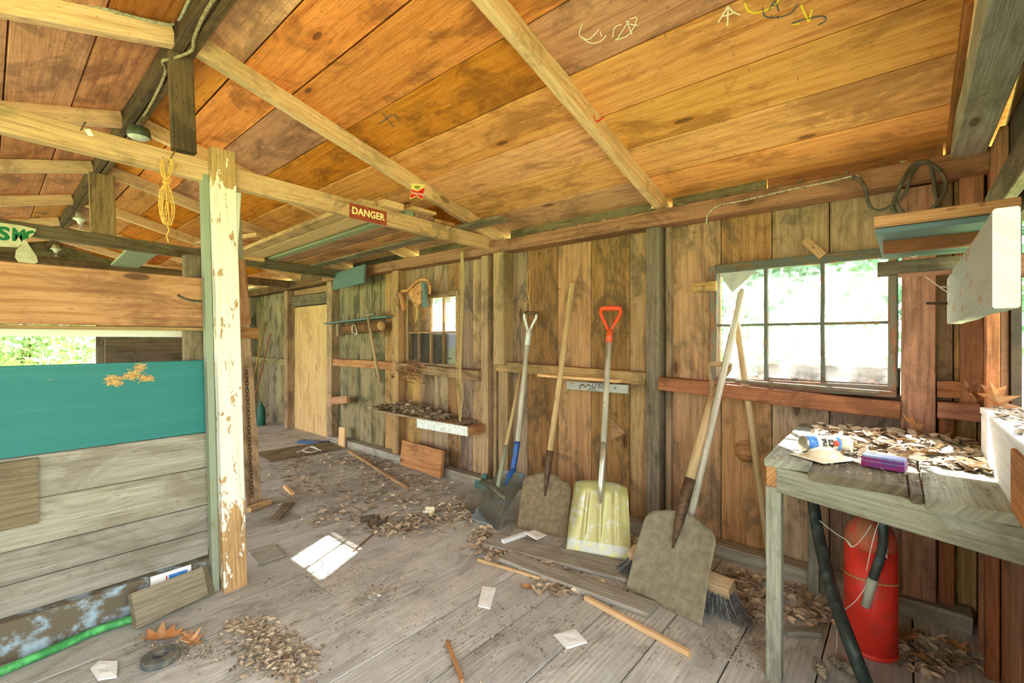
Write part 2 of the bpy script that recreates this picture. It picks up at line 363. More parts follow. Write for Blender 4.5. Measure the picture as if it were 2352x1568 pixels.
M_purpt = plain('pale_blue_plastic', (160, 170, 200), .4, 0, (120, 130, 180), 20)
M_leath = plain('tan_leather', (206, 152, 92), .8, 0, (156, 104, 58), 22, vary=.1)
M_conc = plain('mossy_painted_sill', (104, 94, 74), .95, 0, (158, 182, 192), 13, .5, .64, .8, detail=9)
M_rubber = plain('dark_rubber_ring', (84, 88, 84), .8, 0, (118, 112, 96), 30)
M_cone = plain('pine_cone_scales', (104, 92, 76), .85, 0, (150, 136, 112), 30, vary=.4)
M_web = plain('old_cobweb', (226, 222, 206), .9)
M_glass = None
def glassmat():
    mt = bpy.data.materials.new('dusty_window_glass'); mt.use_nodes = True; nt = mt.node_tree; N, L = nt.nodes, nt.links; N.clear()
    o = N.new('ShaderNodeOutputMaterial'); t = N.new('ShaderNodeBsdfTransparent'); d = N.new('ShaderNodeBsdfDiffuse'); tl = N.new('ShaderNodeBsdfTranslucent'); gl = N.new('ShaderNodeBsdfGlossy')
    gl.inputs['Roughness'].default_value = .05; d.inputs[0].default_value = (.7, .7, .66, 1); tl.inputs[0].default_value = (.8, .82, .78, 1)
    no = N.new('ShaderNodeTexNoise'); no.inputs['Scale'].default_value = 9; no.inputs['Detail'].default_value = 8; no.inputs['Roughness'].default_value = .7
    tc = N.new('ShaderNodeTexCoord'); L.new(tc.outputs['Object'], no.inputs['Vector'])
    mr = N.new('ShaderNodeMapRange'); L.new(no.outputs['Fac'], mr.inputs[0]); mr.inputs[1].default_value = .35; mr.inputs[2].default_value = .75; mr.inputs[3].default_value = .02; mr.inputs[4].default_value = .2
    a = N.new('ShaderNodeMixShader'); L.new(d.outputs[0], a.inputs[1]); L.new(tl.outputs[0], a.inputs[2]); a.inputs[0].default_value = .8
    b = N.new('ShaderNodeMixShader'); L.new(mr.outputs[0], b.inputs[0]); L.new(t.outputs[0], b.inputs[1]); L.new(a.outputs[0], b.inputs[2])
    c = N.new('ShaderNodeMixShader'); c.inputs[0].default_value = .04; L.new(b.outputs[0], c.inputs[1]); L.new(gl.outputs[0], c.inputs[2]); L.new(c.outputs[0], o.inputs[0])
    return mt
M_glass = glassmat()
M_greyp = plain('grey_paper', (176, 182, 168), .8, 0, (160, 166, 150), 20)
M_offc = wood('offcut_wood', (148, 138, 114), (112, 102, 80), (88, 80, 62), .4, 20, .3, .2, .9, 0)
M_grass = plain('sunlit_grass', (150, 176, 96), .95, 0, (196, 196, 140), 1.6, .35, .65)
M_tree = plain('tree_leaves', (84, 124, 96), .8, 0, (120, 156, 126), 3, vary=.6)
M_tree2 = plain('overexposed_tree_leaves', (140, 172, 112), .8, 0, (186, 200, 150), 3, vary=.7)  # leaf colour lightened to look overexposed beyond the far window hole
M_bark = plain('tree_bark', (110, 96, 78), .95, 0, (84, 72, 58), 12)
M_dark = plain('dark_siding', (70, 62, 52), .95, 0, (50, 46, 40), 8)
M_sheath = plain('outer_sheathing', (70, 56, 42), .95, 0, (50, 42, 32), 8)

# ------------------------------------------------------------------ setting: floor, ground
YN, YF, XL = -0.25, 9.3, -1.52
gr = mobj('ground', [(-40, -40, -.12), (40, -40, -.12), (40, 45, -.12), (-40, 45, -.12)], [(0, 1, 2, 3)], M_grass)
tag(gr, 'sunlit pale grass outside the shed', 'ground', kind='structure')
floor = join_planks('floor', [(XL, XW+.05, YN-.05, YF, -.10, -.008)], M_dark)
tag(floor, 'dusty grey plank floor strewn with dry leaves', 'floor', kind='structure')
y = -.27; k = 0
edges = [-.27, -.02, .24, .50, .755, 1.005, 1.26, 1.516, 1.774, 2.035, 2.30, 2.56]
while edges[-1] < YF - .2: edges.append(edges[-1] + U(.24, .28))
for i in range(len(edges)-1):
    y0, y1 = edges[i], edges[i+1]; xs = [XL, U(.3, 2.0) if i % 2 else U(-.6, .2), XW+.03]
    for j in range(2):
        dz = U(-.001, .001)
        plank('floor_board', (xs[j]+.002, (y0+y1)/2, -.0175+dz), (xs[j+1]-.002, (y0+y1)/2, -.0175+dz), y1-y0-.006, .035, M_floor, floor, ch=.001)

# ------------------------------------------------------------------ the long wall with the windows
W1 = (0.035, 0.835, .94, 1.61); W2 = (2.95, 3.69, .92, 1.62); DR = (5.2, 6.24, 0, 1.62)
spec = []; x0, x1 = XW+.028, XW+.05
yy = [YN-.05, W1[0]-.02, W1[1]+.02, W2[0]-.02, W2[1]+.02, DR[0], DR[1], YF]
for a, b, win in zip(yy, yy[1:], (None, W1, None, W2, None, DR, None)):
    if win is None: spec.append((x0, x1, a, b, -.05, 1.97))
    else:
        spec.append((x0, x1, a, b, win[3], 1.97))
        if win[2] > 0: spec.append((x0, x1, a, b, -.05, win[2]))
wall = join_planks('wall_right', spec, M_sheath); tag(wall, 'long wall of brown vertical boards with two windows', 'wall', kind='structure')
seams = [-.25, -.226, -.154, -.02, .286, .537, .792, 1.074, 1.351, 1.636, 1.916, 2.197, 2.44, 2.66, 2.80, 2.95, 3.12, 3.32, 3.52, 3.72, 3.90, 4.11, 4.366, 4.60, 4.854, 5.03, 5.2]
for a, b in zip(seams, seams[1:]):
    win = W1 if (a+b)/2 > W1[0] and (a+b)/2 < W1[1] else (W2 if W2[0] < (a+b)/2 < W2[1] else None)
    mt = M_wall if a < 4.0 else M_wallf
    cuts = [(0, 1.97)] if win is None else [(0, win[2]), (win[3], 1.97)]
    if win is None:
        for wn in (W1, W2):     # boards that run past a window edge are notched by splitting
            pass
    for (z0, z1) in cuts:
        plank('wall_board', (XW+.012+U(-.002, .002), (a+b)/2, z0), (XW+.012+U(-.002, .002), (a+b)/2, z1), b-a-.004, .024, mt, wall, n=(-1, 0, 0))
# narrow fillers beside the window openings
y = 6.26
plank('door_panel', (XW+.01, 5.72, .0), (XW+.01, 5.72, 1.62), 1.03, .02, M_ply, wall, n=(-1, 0, 0))
plank('lintel_board', (XW-.02, 5.17, 1.70), (XW-.02, 6.26, 1.70), .13, .03, M_greyd, wall, n=(-1, 0, 0))
plank('header_board', (XW+.01, 5.17, 1.83), (XW+.01, 6.26, 1.83), .10, .02, M_stud, wall, n=(-1, 0, 0))
while y < YF - .1:
    b = min(y + U(.17, .27), YF); plank('wall_board', (XW+.012, (y+b)/2, 0), (XW+.012, (y+b)/2, 1.97), b-y-.004, .024, M_wallf, wall, n=(-1, 0, 0)); y = b
# studs, rails, sill log, plate
def stud(y, w, z0, z1, mat=M_stud, xin=2.63, lean=0): return plank('stud', (xin+(XW-xin)/2, y, z0), (xin+(XW-xin)/2, y+lean, z1), w, XW-xin-.001, mat, wall, n=(-1, 0, 0), seg=5, jit=.002)
stud(1.155, .085, .0, 1.875, M_greyd); stud(2.575, .075, 0, 2.0); stud(3.80, .10, 0, 1.875); stud(5.12, .12, 0, 1.875, M_stud); stud(6.30, .1, 0, 1.875)
stud(2.395, .11, 1.0, 1.875, M_stud, 2.60); stud(2.49, .035, 0, 1.75, M_stud, 2.66); stud(2.40, .10, .0, .96, M_stud, 2.66)
stud(-.04, .112, .0, 1.86, M_red, 2.64); stud(-.205, .07, .9, 1.87, M_red, 2.66); stud(7.6, .08, 0, 1.875, M_wallf); stud(-.13, .05, 0, .9, M_red, 2.66)
stud(1.08, .03, 0, 1.88, M_stud, 2.68)
def rail(a, b, z0, z1, h, mat, xin=2.62): return plank('rail', (xin+(XW-xin)/2, a, z0), (xin+(XW-xin)/2, b, z1), h, XW-xin-.002, mat, wall, n=(-1, 0, 0), seg=5, jit=.002)
rail(.02, 1.11, .885, .935, .075, M_red, 2.60); rail(1.20, 2.44, .955, .985, .075, M_stud, 2.62); rail(2.615, 3.75, .90, .93, .08, M_stud, 2.60); rail(3.85, 5.05, .93, .93, .08, M_part, 2.64); rail(6.36, 9.2, .88, .88, .09, M_wallf, 2.66)
rail(-.25, -.10, .90, .90, .07, M_red, 2.62); rail(-.24, -.10, .985, .985, .07, M_red, 2.66)
plank('base_log', (2.655, -.2, .035), (2.655, 5.1, .03), .10, .085, M_grey, wall, seg=12, jit=.008)
plate = plank('trim_1', (2.645, YN, 1.915), (2.645, 5.2, 1.915), .12, .09, M_red, None, seg=14, jit=.004); tag(plate, 'reddish top plate beam along the long wall', 'beam', kind='structure')
plate2 = plank('trim_2', (2.645, 5.2, 1.90), (2.645, YF, 1.86), .12, .09, M_ridge, None, seg=6, jit=.006); tag(plate2, 'dark far top plate past the plywood door', 'beam', kind='structure')
for (a, b, m_) in ((-.12, .55, M_red), (.56, 1.06, M_greyd), (1.2, 2.35, M_greyd), (2.6, 3.5, M_greyd), (3.7, 4.7, M_dark), (4.8, 6, M_greyd)):
    plank('blocking_board', (2.705, a, 2.01), (2.705, b, 2.01), .10, .02, m_, wall, n=(-1, 0, 0))
lathe('wood_plug', [(.062, 0), (.062, .004), (.01, .007)], M_end, frame(at(1715, 1036, X=2.7195), (0, 1, 0), (-1, 0, 0)), wall, 24)
prism('wall_patch', [(0, 0), (.10, .06), (0, .15)], .006, M_wall, frame(at(1404, 1010, X=2.717), (0, -1, 0), (-1, 0, 0)), wall)
for px, py in ((1285, 665), (1420, 620), (1375, 575), (1460, 570), (1540, 560), (1600, 530), (1240, 580), (1510, 700), (1520, 615), (1545, 640), (1115, 830), (830, 860), (1545, 760)):
    q_ = at(px, py, X=2.7); tube('nail', [q_+V((.03, 0, 0)), q_+V((-.03, U(-.02, .02), U(-.02, .01)))], .0022, M_steel, wall, seg=5)
# ------------------------------------------------------------------ windows
def window(name, yr, panes_y, panes_z, label, xs=2.69, fr=.03, mf=M_win, mj=M_winr):
    y0, y1, z0, z1 = yr
    w_ = thing(name, (xs, (y0+y1)/2, z0), label, 'window', kind='structure')
    P = lambda nm, a, b, wd, t, mt: plank(nm, a, b, wd, t, mt, w_, n=(-1, 0, 0), seg=6, jit=.0015)
    xj = xs+.03
    P('jamb', (xj, y0+.012, z0), (xj, y0+.012, z1), .03, .10, mj); P('jamb', (xj, y1-.012, z0), (xj, y1-.012, z1), .03, .10, mj)
    P('jamb', (xj, y0+.03, z1-.01), (xj, y1-.03, z1-.01), .03, .10, mf); P('window_sill', (xj-.01, y0, z0+.012), (xj-.01, y1, z0+.012), .028, .14, mj)
    a, b, c, d = panes_y[0], panes_y[-1], panes_z[0], panes_z[-1]
    P('sash_rail', (xs, a-.03, d+.015), (xs, b+.03, d+.015), .032, .035, mf); P('sash_rail', (xs, a-.03, c-.02), (xs, b+.03, c-.02), .042, .035, mj)
    P('sash_stile', (xs, a-.018, c), (xs, a-.018, d), .034, .036, mf); P('sash_stile', (xs, b+.018, c), (xs, b+.018, d), .034, .036, mf)
    for yv in panes_y[1:-1]: P('muntin', (xs, yv, c), (xs, yv, d), .016, .028, mf)
    for zv in panes_z[1:-1]: P('muntin', (xs, a, zv), (xs, b, zv), .012, .026, mf)
    for i in range(len(panes_y)-1):
        for j in range(len(panes_z)-1):
            u0, u1, v0, v1 = panes_y[i], panes_y[i+1], panes_z[j], panes_z[j+1]
            mobj('pane', [(xs+.006, u0, v0), (xs+.006, u1, v0), (xs+.006, u1, v1), (xs+.006, u0, v1)], [(0, 1, 2, 3)], M_glass, w_)
    return w_
wn1 = window('window_1', W1, [.062, .31, .558, .802], [.985, 1.275, 1.57], 'six-pane dusty window with dark peeling sash above the bench')
prism('paper_scrap', [(0, .03), (.07, -.085), (.20, .03)], .001, M_greyp, frame((2.69, .795, 1.54), (0, -1, 0), (-1, 0, 0)), wn1)
wn2 = window('window_2', W2, [2.97, 3.15, 3.33, 3.51, 3.66], [.975, 1.26, 1.575], 'small old paned window above the leaf-covered ledge', xs=2.70, mf=M_stud, mj=M_stud)
dboard = plank('dark_panel', (2.735, 2.96, 1.115), (2.735, 3.67, 1.115), .31, .01, M_dark, wn2, n=(-1, 0, 0))
tag(dboard, 'dark tar paper sheet outside the lower panes')
plank('outer_board', (2.74, 3.36, 1.42), (2.74, 3.68, 1.42), .34, .012, M_wall, wn2, n=(-1, 0, 0))
ob = plank('outer_board', (2.78, .02, 1.0), (2.78, .60, 1.005), .13, .02, M_greyd, wn1, n=(-1, 0, 0))

# ------------------------------------------------------------------ near end wall (opening over the bench), left wall, far wall
nw = join_planks('wall_near', [(2.32, XW+.05, YN-.05, YN-.025, -.05, 1.97), (1.02, 2.32, YN-.05, YN-.025, -.05, .90), (1.02, 1.64, YN-.05, YN-.025, .9, 1.97), (1.64, 2.32, YN-.05, YN-.025, 1.60, 1.97)], M_sheath)
tag(nw, 'end wall of rough vertical boards beside the bench', 'wall', kind='structure')
x = XW
for wd in (.135, .125, .12, .13, .12, .12, .13, .12, .13, .12, .13, .13, .12):
    a, b = x - wd, x; x = a
    if (a+b)/2 > 2.34: plank('wall_board', ((a+b)/2, YN-.012, 0), ((a+b)/2, YN-.012, 1.95), wd-.007, .022, M_red, nw, n=(0, 1, 0))
    else: plank('wall_board', ((a+b)/2, YN-.012, 0), ((a+b)/2, YN-.012, .88), wd-.006, .022, M_red, nw, n=(0, 1, 0))
for xx, z0, z1 in ((2.335, 0, 1.62), (1.10, 0, 1.93), (2.52, .0, .78)):
    plank('stud', (xx, YN+.02, z0), (xx, YN+.02, z1), .05, .035, M_red, nw, n=(0, 1, 0), seg=4, jit=.003)
plank('header_board', (1.02, YN+.02, 1.66), (2.36, YN+.02, 1.66), .1, .03, M_greyd, nw, n=(0, 1, 0))
endtie = plank('tie_beam', (XL, -.19, 1.995), (2.70, -.19, 1.995), .10, .115, M_grey, None, n=(0, 0, 1), seg=8, jit=.004)
tag(endtie, 'heavy grey end tie beam above the bench at the near wall', 'beam')
lw = join_planks('wall_left', [(XL-.05, XL, YN, .4, -.05, 1.97), (XL-.05, XL, .4, 1.9, 1.75, 1.97), (XL-.05, XL, .4, 1.9, -.05, .85), (XL-.05, XL, 1.9, 2.9, -.05, 1.97), (XL-.05, XL, 2.9, 8.0, 1.87, 1.97), (XL-.05, XL, 8.0, YF, -.05, 1.97)], M_wallf)  # unseen side of the shed; its openings are invented to bring in daylight
tag(lw, 'left side wall with openings added to let in daylight', 'wall', kind='structure')
pl = plank('trim_3', (XL+.05, YN, 1.915), (XL+.05, YF, 1.915), .12, .09, M_red); tag(pl, 'top plate beam along the left side wall', 'beam', kind='structure')
fx0, fx1, fz0, fz1 = -.55, 1.13, .78, 1.50
fw = join_planks('wall_far', [(XL, fx0, YF, YF+.03, -.05, 1.97), (fx1, XW+.05, YF, YF+.03, -.05, 1.97), (fx0, fx1, YF, YF+.03, -.05, fz0), (fx0, fx1, YF, YF+.03, fz1, 1.97)], M_wallf)
prism('gable', [(XL-.1, 1.96), (XW+.1, 1.96), (XR, 2.62)], .03, M_wallf, frame((0, YF+.02, 0), (1, 0, 0), (0, -1, 0)), fw)
prism('gable', [(XL-.1, 1.96), (XW+.1, 1.96), (XR, 2.62)], .03, M_wallf, frame((0, YN-.06, 0), (1, 0, 0), (0, -1, 0)), nw)
tag(fw, 'far end wall with an open window hole', 'wall', kind='structure')
x = fx1 - .05
while x < XW:
    b = min(x + U(.2, .26), XW); plank('wall_board', ((x+b)/2, YF-.015, 0), ((x+b)/2, YF-.015, 2.0), b-x-.004, .022, M_greyd, fw, n=(0, -1, 0)); x = b

# ------------------------------------------------------------------ roof: boards, rafters, ridge
def slab(x0, x1, y0, y1, dz=.112, t=.02): 
    return [(x, y, zb(x)+dz+e) for e in (0, t) for x in (x0, x1) for y in (y0, y1)]
vs, fs = [], []
for q in ((XL-.2, XR, YN-.3, YF+.2), (XR, XW+.25, YN-.3, YF+.2)):
    b = len(vs); vs += slab(*q); fs += [tuple(b+i for i in f) for f in ((0,1,3,2),(4,6,7,5),(0,4,5,1),(2,3,7,6),(0,2,6,4),(1,5,7,3))]
ceil = mobj('ceiling', vs, fs, M_sheath, None, Matrix.Identity(4)); tag(ceil, 'low gable roof of wide orange-brown boards on rafters', 'roof', kind='structure')
RY = [-.175, 1.115, 2.45, 3.62, 4.80, 6.05, 7.3, 8.5]
def roofboard(x0, x1, y0, y1, mt):
    xc = (x0+x1)/2; z = zb(xc)+.098; s = 1 if xc > XR else -1
    cs = math.sqrt(1+SL*SL); dz = U(-.004, .004)
    plank('roof_board', (xc, y0+.001, z+dz), (xc, y1-.001, z+dz), (x1-x0)*cs-.007, .02, mt, ceil, n=(-SL*s, 0, -1))
for i, (a, b) in enumerate(zip([.585, .82, 1.05, 1.352, 1.635, 1.912, 2.18, 2.452], [.82, 1.05, 1.352, 1.635, 1.912, 2.18, 2.452, 2.80])):
    cut = [YN-.05] + ([RY[1]] if i in (3, 5, 7) else []) + ([RY[2]] if i in (0, 2, 6) else []) + [RY[4]] + [YF]
    for j in range(len(cut)-1):
        roofboard(a, b, cut[j], cut[j+1], M_roofR if (i >= 4 and cut[j] < 1.2) else M_roof)
for i, (a, b) in enumerate(zip([.315, .055, -.21, -.48, -.75, -1.02, -1.29, -1.62], [.585, .315, .055, -.21, -.48, -.75, -1.02, -1.29])):
    cut = [YN-.05, RY[3] if i % 2 else RY[2], RY[5], YF]
    for j in range(3): roofboard(a, b, cut[j], cut[j+1], M_roof)
for i, yv in enumerate(RY):
    if i == 0:
        plank('rafter', (XR+.05, yv, zb(XR+.05)+.043), (2.30, yv, zb(2.30)+.043), .05, .088, M_raft, ceil, n=(-SL, 0, -1), seg=4, jit=.002)
        plank('rafter', (1.9, yv+.02, zb(1.9)+.05), (2.76, yv+.02, zb(2.76)+.04), .05, .075, M_red, ceil, n=(-SL, 0, -1), seg=4, jit=.002)
    else:
        plank('rafter', (XR+.045, yv, zb(XR+.045)+.043), (2.76, yv, zb(2.76)+.043), .05, .088, M_raft, ceil, n=(-SL, 0, -1), seg=8, jit=.0025)
    plank('rafter', (XR-.045, yv+.01, zb(XR-.045)+.043), (XL-.05, yv+.01, zb(XL-.05)+.043), .05, .088, M_raft, ceil, n=(SL, 0, -1), seg=4, jit=.002)
rz = zb(XR) - .015
ridge = thing('ridge_beam', (XR, 4.5, rz), 'dark doubled ridge beam running the length of the roof', 'beam')
plank('beam_half', (XR-.024, YN, rz+.065), (XR-.024, YF, rz+.065), .04, .13, M_ridge, ridge, seg=24, jit=.003)
plank('beam_half', (XR+.02, YN, rz+.06), (XR+.02, YF, rz+.06), .036, .13, M_ridge, ridge, seg=24, jit=.003)
# roofing nails that poke through the boards: too small to pick apart
vs, fs = [], []
for _ in range(260):
    x_ = U(.7, 2.6); y_ = U(.2, 6); z_ = zb(x_)+.09; dx, dy = U(-.008, .008), U(-.008, .008); L_ = U(.012, .03); b = len(vs)
    for k in range(4):
        an = k*math.pi/2; vs.append((x_+.0013*math.cos(an), y_+.0013*math.sin(an), z_))
    vs.append((x_+dx, y_+dy, z_-L_)); fs += [(b+k, b+(k+1) % 4, b+4) for k in range(4)]
tag(mobj('roofing_nails', vs, fs, M_steel, ceil), kind='stuff')
# chalk and crayon marks on the boards
def stroke(pts, mat, wd, f=onroof, parent=None, up=V((SL, 0, 1))):
    q = crv([f(*p) for p in pts], 5)
    vs, fs = [], []
    up = up.normalized()
    for i, p in enumerate(q):
        d = (q[min(i+1, len(q)-1)]-q[max(i-1, 0)]).normalized(); s = d.cross(up).normalized()*wd/2
        vs += [p-s-up*.0005, p+s-up*.0005, p+s-up*.002, p-s-up*.002]
    for i in range(len(q)-1):
        for k in range(4): fs.append((4*i+k, 4*i+(k+1) % 4, 4*i+4+(k+1) % 4, 4*i+4+k))
    fs += [(0, 1, 2, 3), tuple(len(vs)-4+k for k in (3, 2, 1, 0))]
    return mobj('chalk_mark', vs, fs, mat, parent or ceil)
S = lambda pts: [(1200+a/3.016, b/3.016) for a, b in pts]
for pts in ([(415, 165), (395, 240), (460, 270), (530, 200)], [(400, 250), (470, 295), (540, 285), (580, 240)], [(540, 220), (548, 250)], [(625, 255), (640, 190), (690, 165)], [(655, 270), (700, 200), (740, 140)],
            [(640, 275), (720, 250), (770, 190), (795, 120)], [(740, 165), (800, 175)], [(720, 140), (760, 240)], [(745, 130), (790, 115)]): stroke(S(pts), M_chw, .0035)
for pts in ([(1425, 40), (1420, 175)], [(1355, 155), (1390, 95), (1425, 40)], [(1425, 40), (1460, 80), (1510, 100)], [(1390, 110), (1460, 90)]): stroke(S(pts), M_chw, .005)
for pts in ([(1540, 20), (1570, 75), (1640, 82), (1740, 40), (1780, -10)], [(1930, 30), (1960, 100), (1985, 150)], [(2005, 60), (1985, 150)], [(1870, 170), (1920, 160)]): stroke(S(pts), M_chy, .006)
for pts in ([(1665, 50), (1680, 110), (1760, 120), (1860, 90), (1905, 30)], [(1705, 70), (1750, 0)], [(1755, 10), (1775, 75)], [(1720, 40), (1770, 30)], [(1870, 160), (1960, 130), (2080, 110), (2100, 140), (2050, 170)]): stroke(S(pts), M_chb, .004)
for pts in ([(870, 285), (900, 262)], [(880, 262), (905, 292)], [(905, 262), (920, 280)]): stroke(pts, M_chb, .004)
stroke([(1364, 263), (1371, 279), (1391, 265)], M_chr, .007, f=lambda a, b: at(a, b, Y=RY[1]-.0265), up=V((0, -1, 0)))
# ------------------------------------------------------------------ posts, ties
def nail(p, d, L=.06, parent=None):
    p, d = V(p), V(d).normalized()
    return tube('nail', [p-d*.01, p+d*L*.97, p+d*L*.971, p+d*L], [.0022, .0022, .0045, .0045], M_steel, parent, seg=6)
tie1 = thing('tie_beam', (1.2, 2.505, 1.93), 'pale tie beam carrying the danger sign, on the white post', 'beam')
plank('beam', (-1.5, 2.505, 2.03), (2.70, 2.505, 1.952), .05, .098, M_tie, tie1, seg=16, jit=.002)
for px, py in ((185, 300), (1000, 545), (1030, 530)): nail(at(px, py, Y=2.482), (.2, -1, .5), .05, tie1)
nail(at(388, 372, Y=2.482), (.1, -1, .5), .08, tie1)
mobj('paint_fleck', [at(193, 297, Y=2.478), at(206, 296, Y=2.478), at(216, 313, Y=2.478), at(203, 312, Y=2.478)], [(0, 1, 2, 3)], M_paper, tie1)
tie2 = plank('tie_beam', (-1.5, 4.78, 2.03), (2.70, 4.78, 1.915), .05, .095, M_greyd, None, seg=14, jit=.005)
tag(tie2, 'dark weathered tie beam behind, carrying the torn sign', 'beam')
kp1 = plank('king_post', (XR+.01, 2.515, 2.06), (XR-.005, 2.515, rz), .09, .05, M_ridge, None, n=(0, -1, 0)); tag(kp1, 'dark short king post above the tie beam with the rope', 'post')
kp2 = plank('king_post', (XR+.02, 4.79, 1.97), (XR+.005, 4.79, rz), .15, .05, M_stud, None, n=(0, -1, 0)); tag(kp2, 'broad pale king post beside the second lamp', 'post')
wp = thing('post', (.78, 2.45, 0), 'square post with peeling white paint at the partition end', 'post')
plank('shaft', (.782, 2.4515, 0), (.731, 2.4515, 2.09), .1, .052, M_white, wp, n=(0, -1, 0), seg=12, jit=.001)
plank('edge_strip', (.716, 2.505, .0), (.672, 2.505, 1.97), .03, .05, M_greenp, wp, n=(0, -1, 0))
p2 = thing('post', (1.28, 3.62, 0), 'weathered wooden post hung with a rusty chain', 'post')
plank('shaft', (1.275, 3.62, 0), (1.17, 3.56, 1.30), .105, .08, M_tie, p2, n=(0, -1, 0), seg=8, jit=.002)
plank('shaft', (1.17, 3.56, 1.30), (1.13, 3.545, 1.75), .12, .09, M_part, p2, n=(0, -1, 0))
plank('shaft', (1.14, 3.55, 1.73), (1.10, 3.53, 2.28), .09, .07, M_grey, p2, n=(0, -1, 0))
plank('pale_board', (1.075, 3.47, 1.72), (1.10, 3.47, 2.20), .10, .02, M_wht, p2, n=(-.5, -1, 0))
plank('cleat', (1.13, 3.49, 1.24), (1.26, 3.49, 1.24), .075, .05, M_part, p2, n=(0, -1, 0))
# chain of links
ch = thing('chain', at(566, 845, Y=3.52), 'rusty chain hanging down the weathered post', 'chain')
ca, cb = at(566, 850, Y=3.5), at(578, 1140, Y=3.5); nl = 34
def torus(name, M, a, b, r, mat, parent, nu=12, nv=5):
    pts = [(a*math.cos(2*math.pi*i/nu), b*math.sin(2*math.pi*i/nu), 0) for i in range(nu)]
    vs, fs = [], []
    for i, p in enumerate(pts):
        p = V(p); d = V(pts[(i+1) % nu])-V(pts[i-1]); d.normalize(); s = d.cross(V((0, 0, 1)))
        for k in range(nv):
            an = 2*math.pi*k/nv; vs.append(p+s*math.cos(an)*r+V((0, 0, 1))*math.sin(an)*r)
    for i in range(nu):
        for k in range(nv): fs.append((i*nv+k, i*nv+(k+1) % nv, ((i+1) % nu)*nv+(k+1) % nv, ((i+1) % nu)*nv+k))
    return mobj(name, vs, fs, mat, parent, M, True)
for i in range(nl):
    p = ca.lerp(cb, (i+.5)/nl); zd = V((-.7, -.7, 0)) if i % 2 else V((.7, -.7, 0))
    torus('link', frame(p, cb-ca, zd), .019, .010, .003, M_chain, ch)
nail(ca+V((0, .04, .01)), (0, -1, .3), .06, ch)

# ------------------------------------------------------------------ partition of horizontal boards
part = thing('partition', (-.4, 2.56, 0), 'low partition of stacked horizontal boards, one painted teal', 'partition')
def pb(name, z0, z1, mat, x0=-1.5, x1=.70, y=2.56, t=.025, dz=0): return plank(name, (x0, y, (z0+z1)/2), (x1, y, (z0+z1)/2+dz), z1-z0-.003, t, mat, part, n=(0, -1, 0), seg=6, jit=.001)
tag(pb('board', 1.255, 1.492, M_part, x1=.735), 'wide orange-brown board on top')
pb('rail', 1.238, 1.256, M_stud, y=2.575); tag(pb('board', .75, 1.10, M_teal), 'teal painted board')
pb('board', .58, .75, M_grey, t=.024); pb('board', .40, .58, M_grey, t=.022); pb('board', .275, .40, M_grey, t=.024); pb('board', .155, .275, M_grey, t=.024)
plank('board', (-.5, 2.54, .615), (.13, 2.54, .615), .255, .02, M_greyd, part, n=(0, -1, 0), seg=4, jit=.002)
plank('sill', (-1.5, 2.585, .075), (.74, 2.585, .075), .14, .15, M_conc, part, n=(0, 0, 1), seg=14, jit=.006)
wb = plank('white_batten', (-1.5, 2.85, 1.229), (.9, 2.85, 1.226), .034, .02, plain('white_gloss_paint', (250, 250, 248), .5), None, n=(0, -1, 0)); tag(wb, 'white painted batten seen through the partition gap', 'batten')
plank('upright', (-.9, 2.61, 0), (-.9, 2.61, 1.49), .09, .05, M_stud, part, n=(0, -1, 0)); plank('upright', (.66, 2.61, .15), (.66, 2.61, 1.6), .09, .05, M_greyd, part, n=(0, -1, 0))
gb = plank('grey_panel', (.46, 3.6, 1.0), (1.16, 3.6, 1.0), .40, .015, M_greyd, None, n=(0, -1, 0)); tag(gb, 'flat grey board standing beyond the partition gap', 'board')
for xx in (.50, 1.0): plank('leg', (xx, 3.62, 0), (xx, 3.62, .85), .05, .03, M_greyd, gb, n=(0, -1, 0))
# bent metal strap on the top board
stp = crv([at(p, q, Y=2.54) for p, q in ((408, 677), (425, 686), (450, 691), (475, 690), (484, 683))], 4)
tag(tube('metal_strap', stp, .008, M_rakem, None, seg=8, flat=.35), 'bent dull metal strap on the top partition board', 'strap')
# dried mud nest on teal board
vs, fs = [], []
for _ in range(220):
    c0 = random.choice([(262, 868, 16, 9), (310, 858, 14, 12), (262, 880, 16, 4), (335, 868, 10, 6), (322, 842, 8, 8), (300, 864, 12, 8)])
    p = at(random.gauss(c0[0], c0[2]*.5), random.gauss(c0[1], c0[3]*.5), Y=2.5445); an = random.gauss(.1, .5); d = V((math.cos(an), U(-.2, .2), math.sin(an)))*U(.008, .02); s = V((0, 0, 1))*.0012; b = len(vs)
    vs += [p-d-s, p+d-s, p+d+s, p-d+s]; fs.append((b, b+1, b+2, b+3))
tag(mobj('old_nest', vs, fs, M_straw), 'remains of a dry straw nest on the teal board', 'nest', kind='stuff')

# ------------------------------------------------------------------ signs
dg = thing('danger_sign', at(845, 492, Y=2.478), 'red-brown sign reading DANGER in pale letters', 'sign')
a, b = at(803, 466, Y=2.476), at(888, 487, Y=2.476); a2, b2 = at(803, 500, Y=2.476), at(888, 517, Y=2.476)
cx = (a+b+a2+b2)/4; sw = (b-a).length; sh = (a-a2).length
fD = frame(cx, b-a, (0, -1, 0))
dpl = prism('plate', [(-sw/2, -sh/2), (sw/2, -sh/2), (sw/2, sh/2), (-sw/2, sh/2)], .003, M_signr, fD, dg)
lettering('DANGER', .05, M_signy, fD @ Matrix.Translation((0, .004, .0022)), dpl, fit=(sw*.88, sh*.50), bold=.001)
for sx in (-1, 1): lathe('screw', [(.004, 0), (.004, .001), (.002, .0022)], M_alu, fD @ Matrix.Translation((sx*sw*.475, 0, .0015)), dpl, 10)
bd = thing('beer_sign', at(958, 440, Y=RY[2]-.027), 'small red and yellow bow-tie beer sign on a rafter', 'sign')
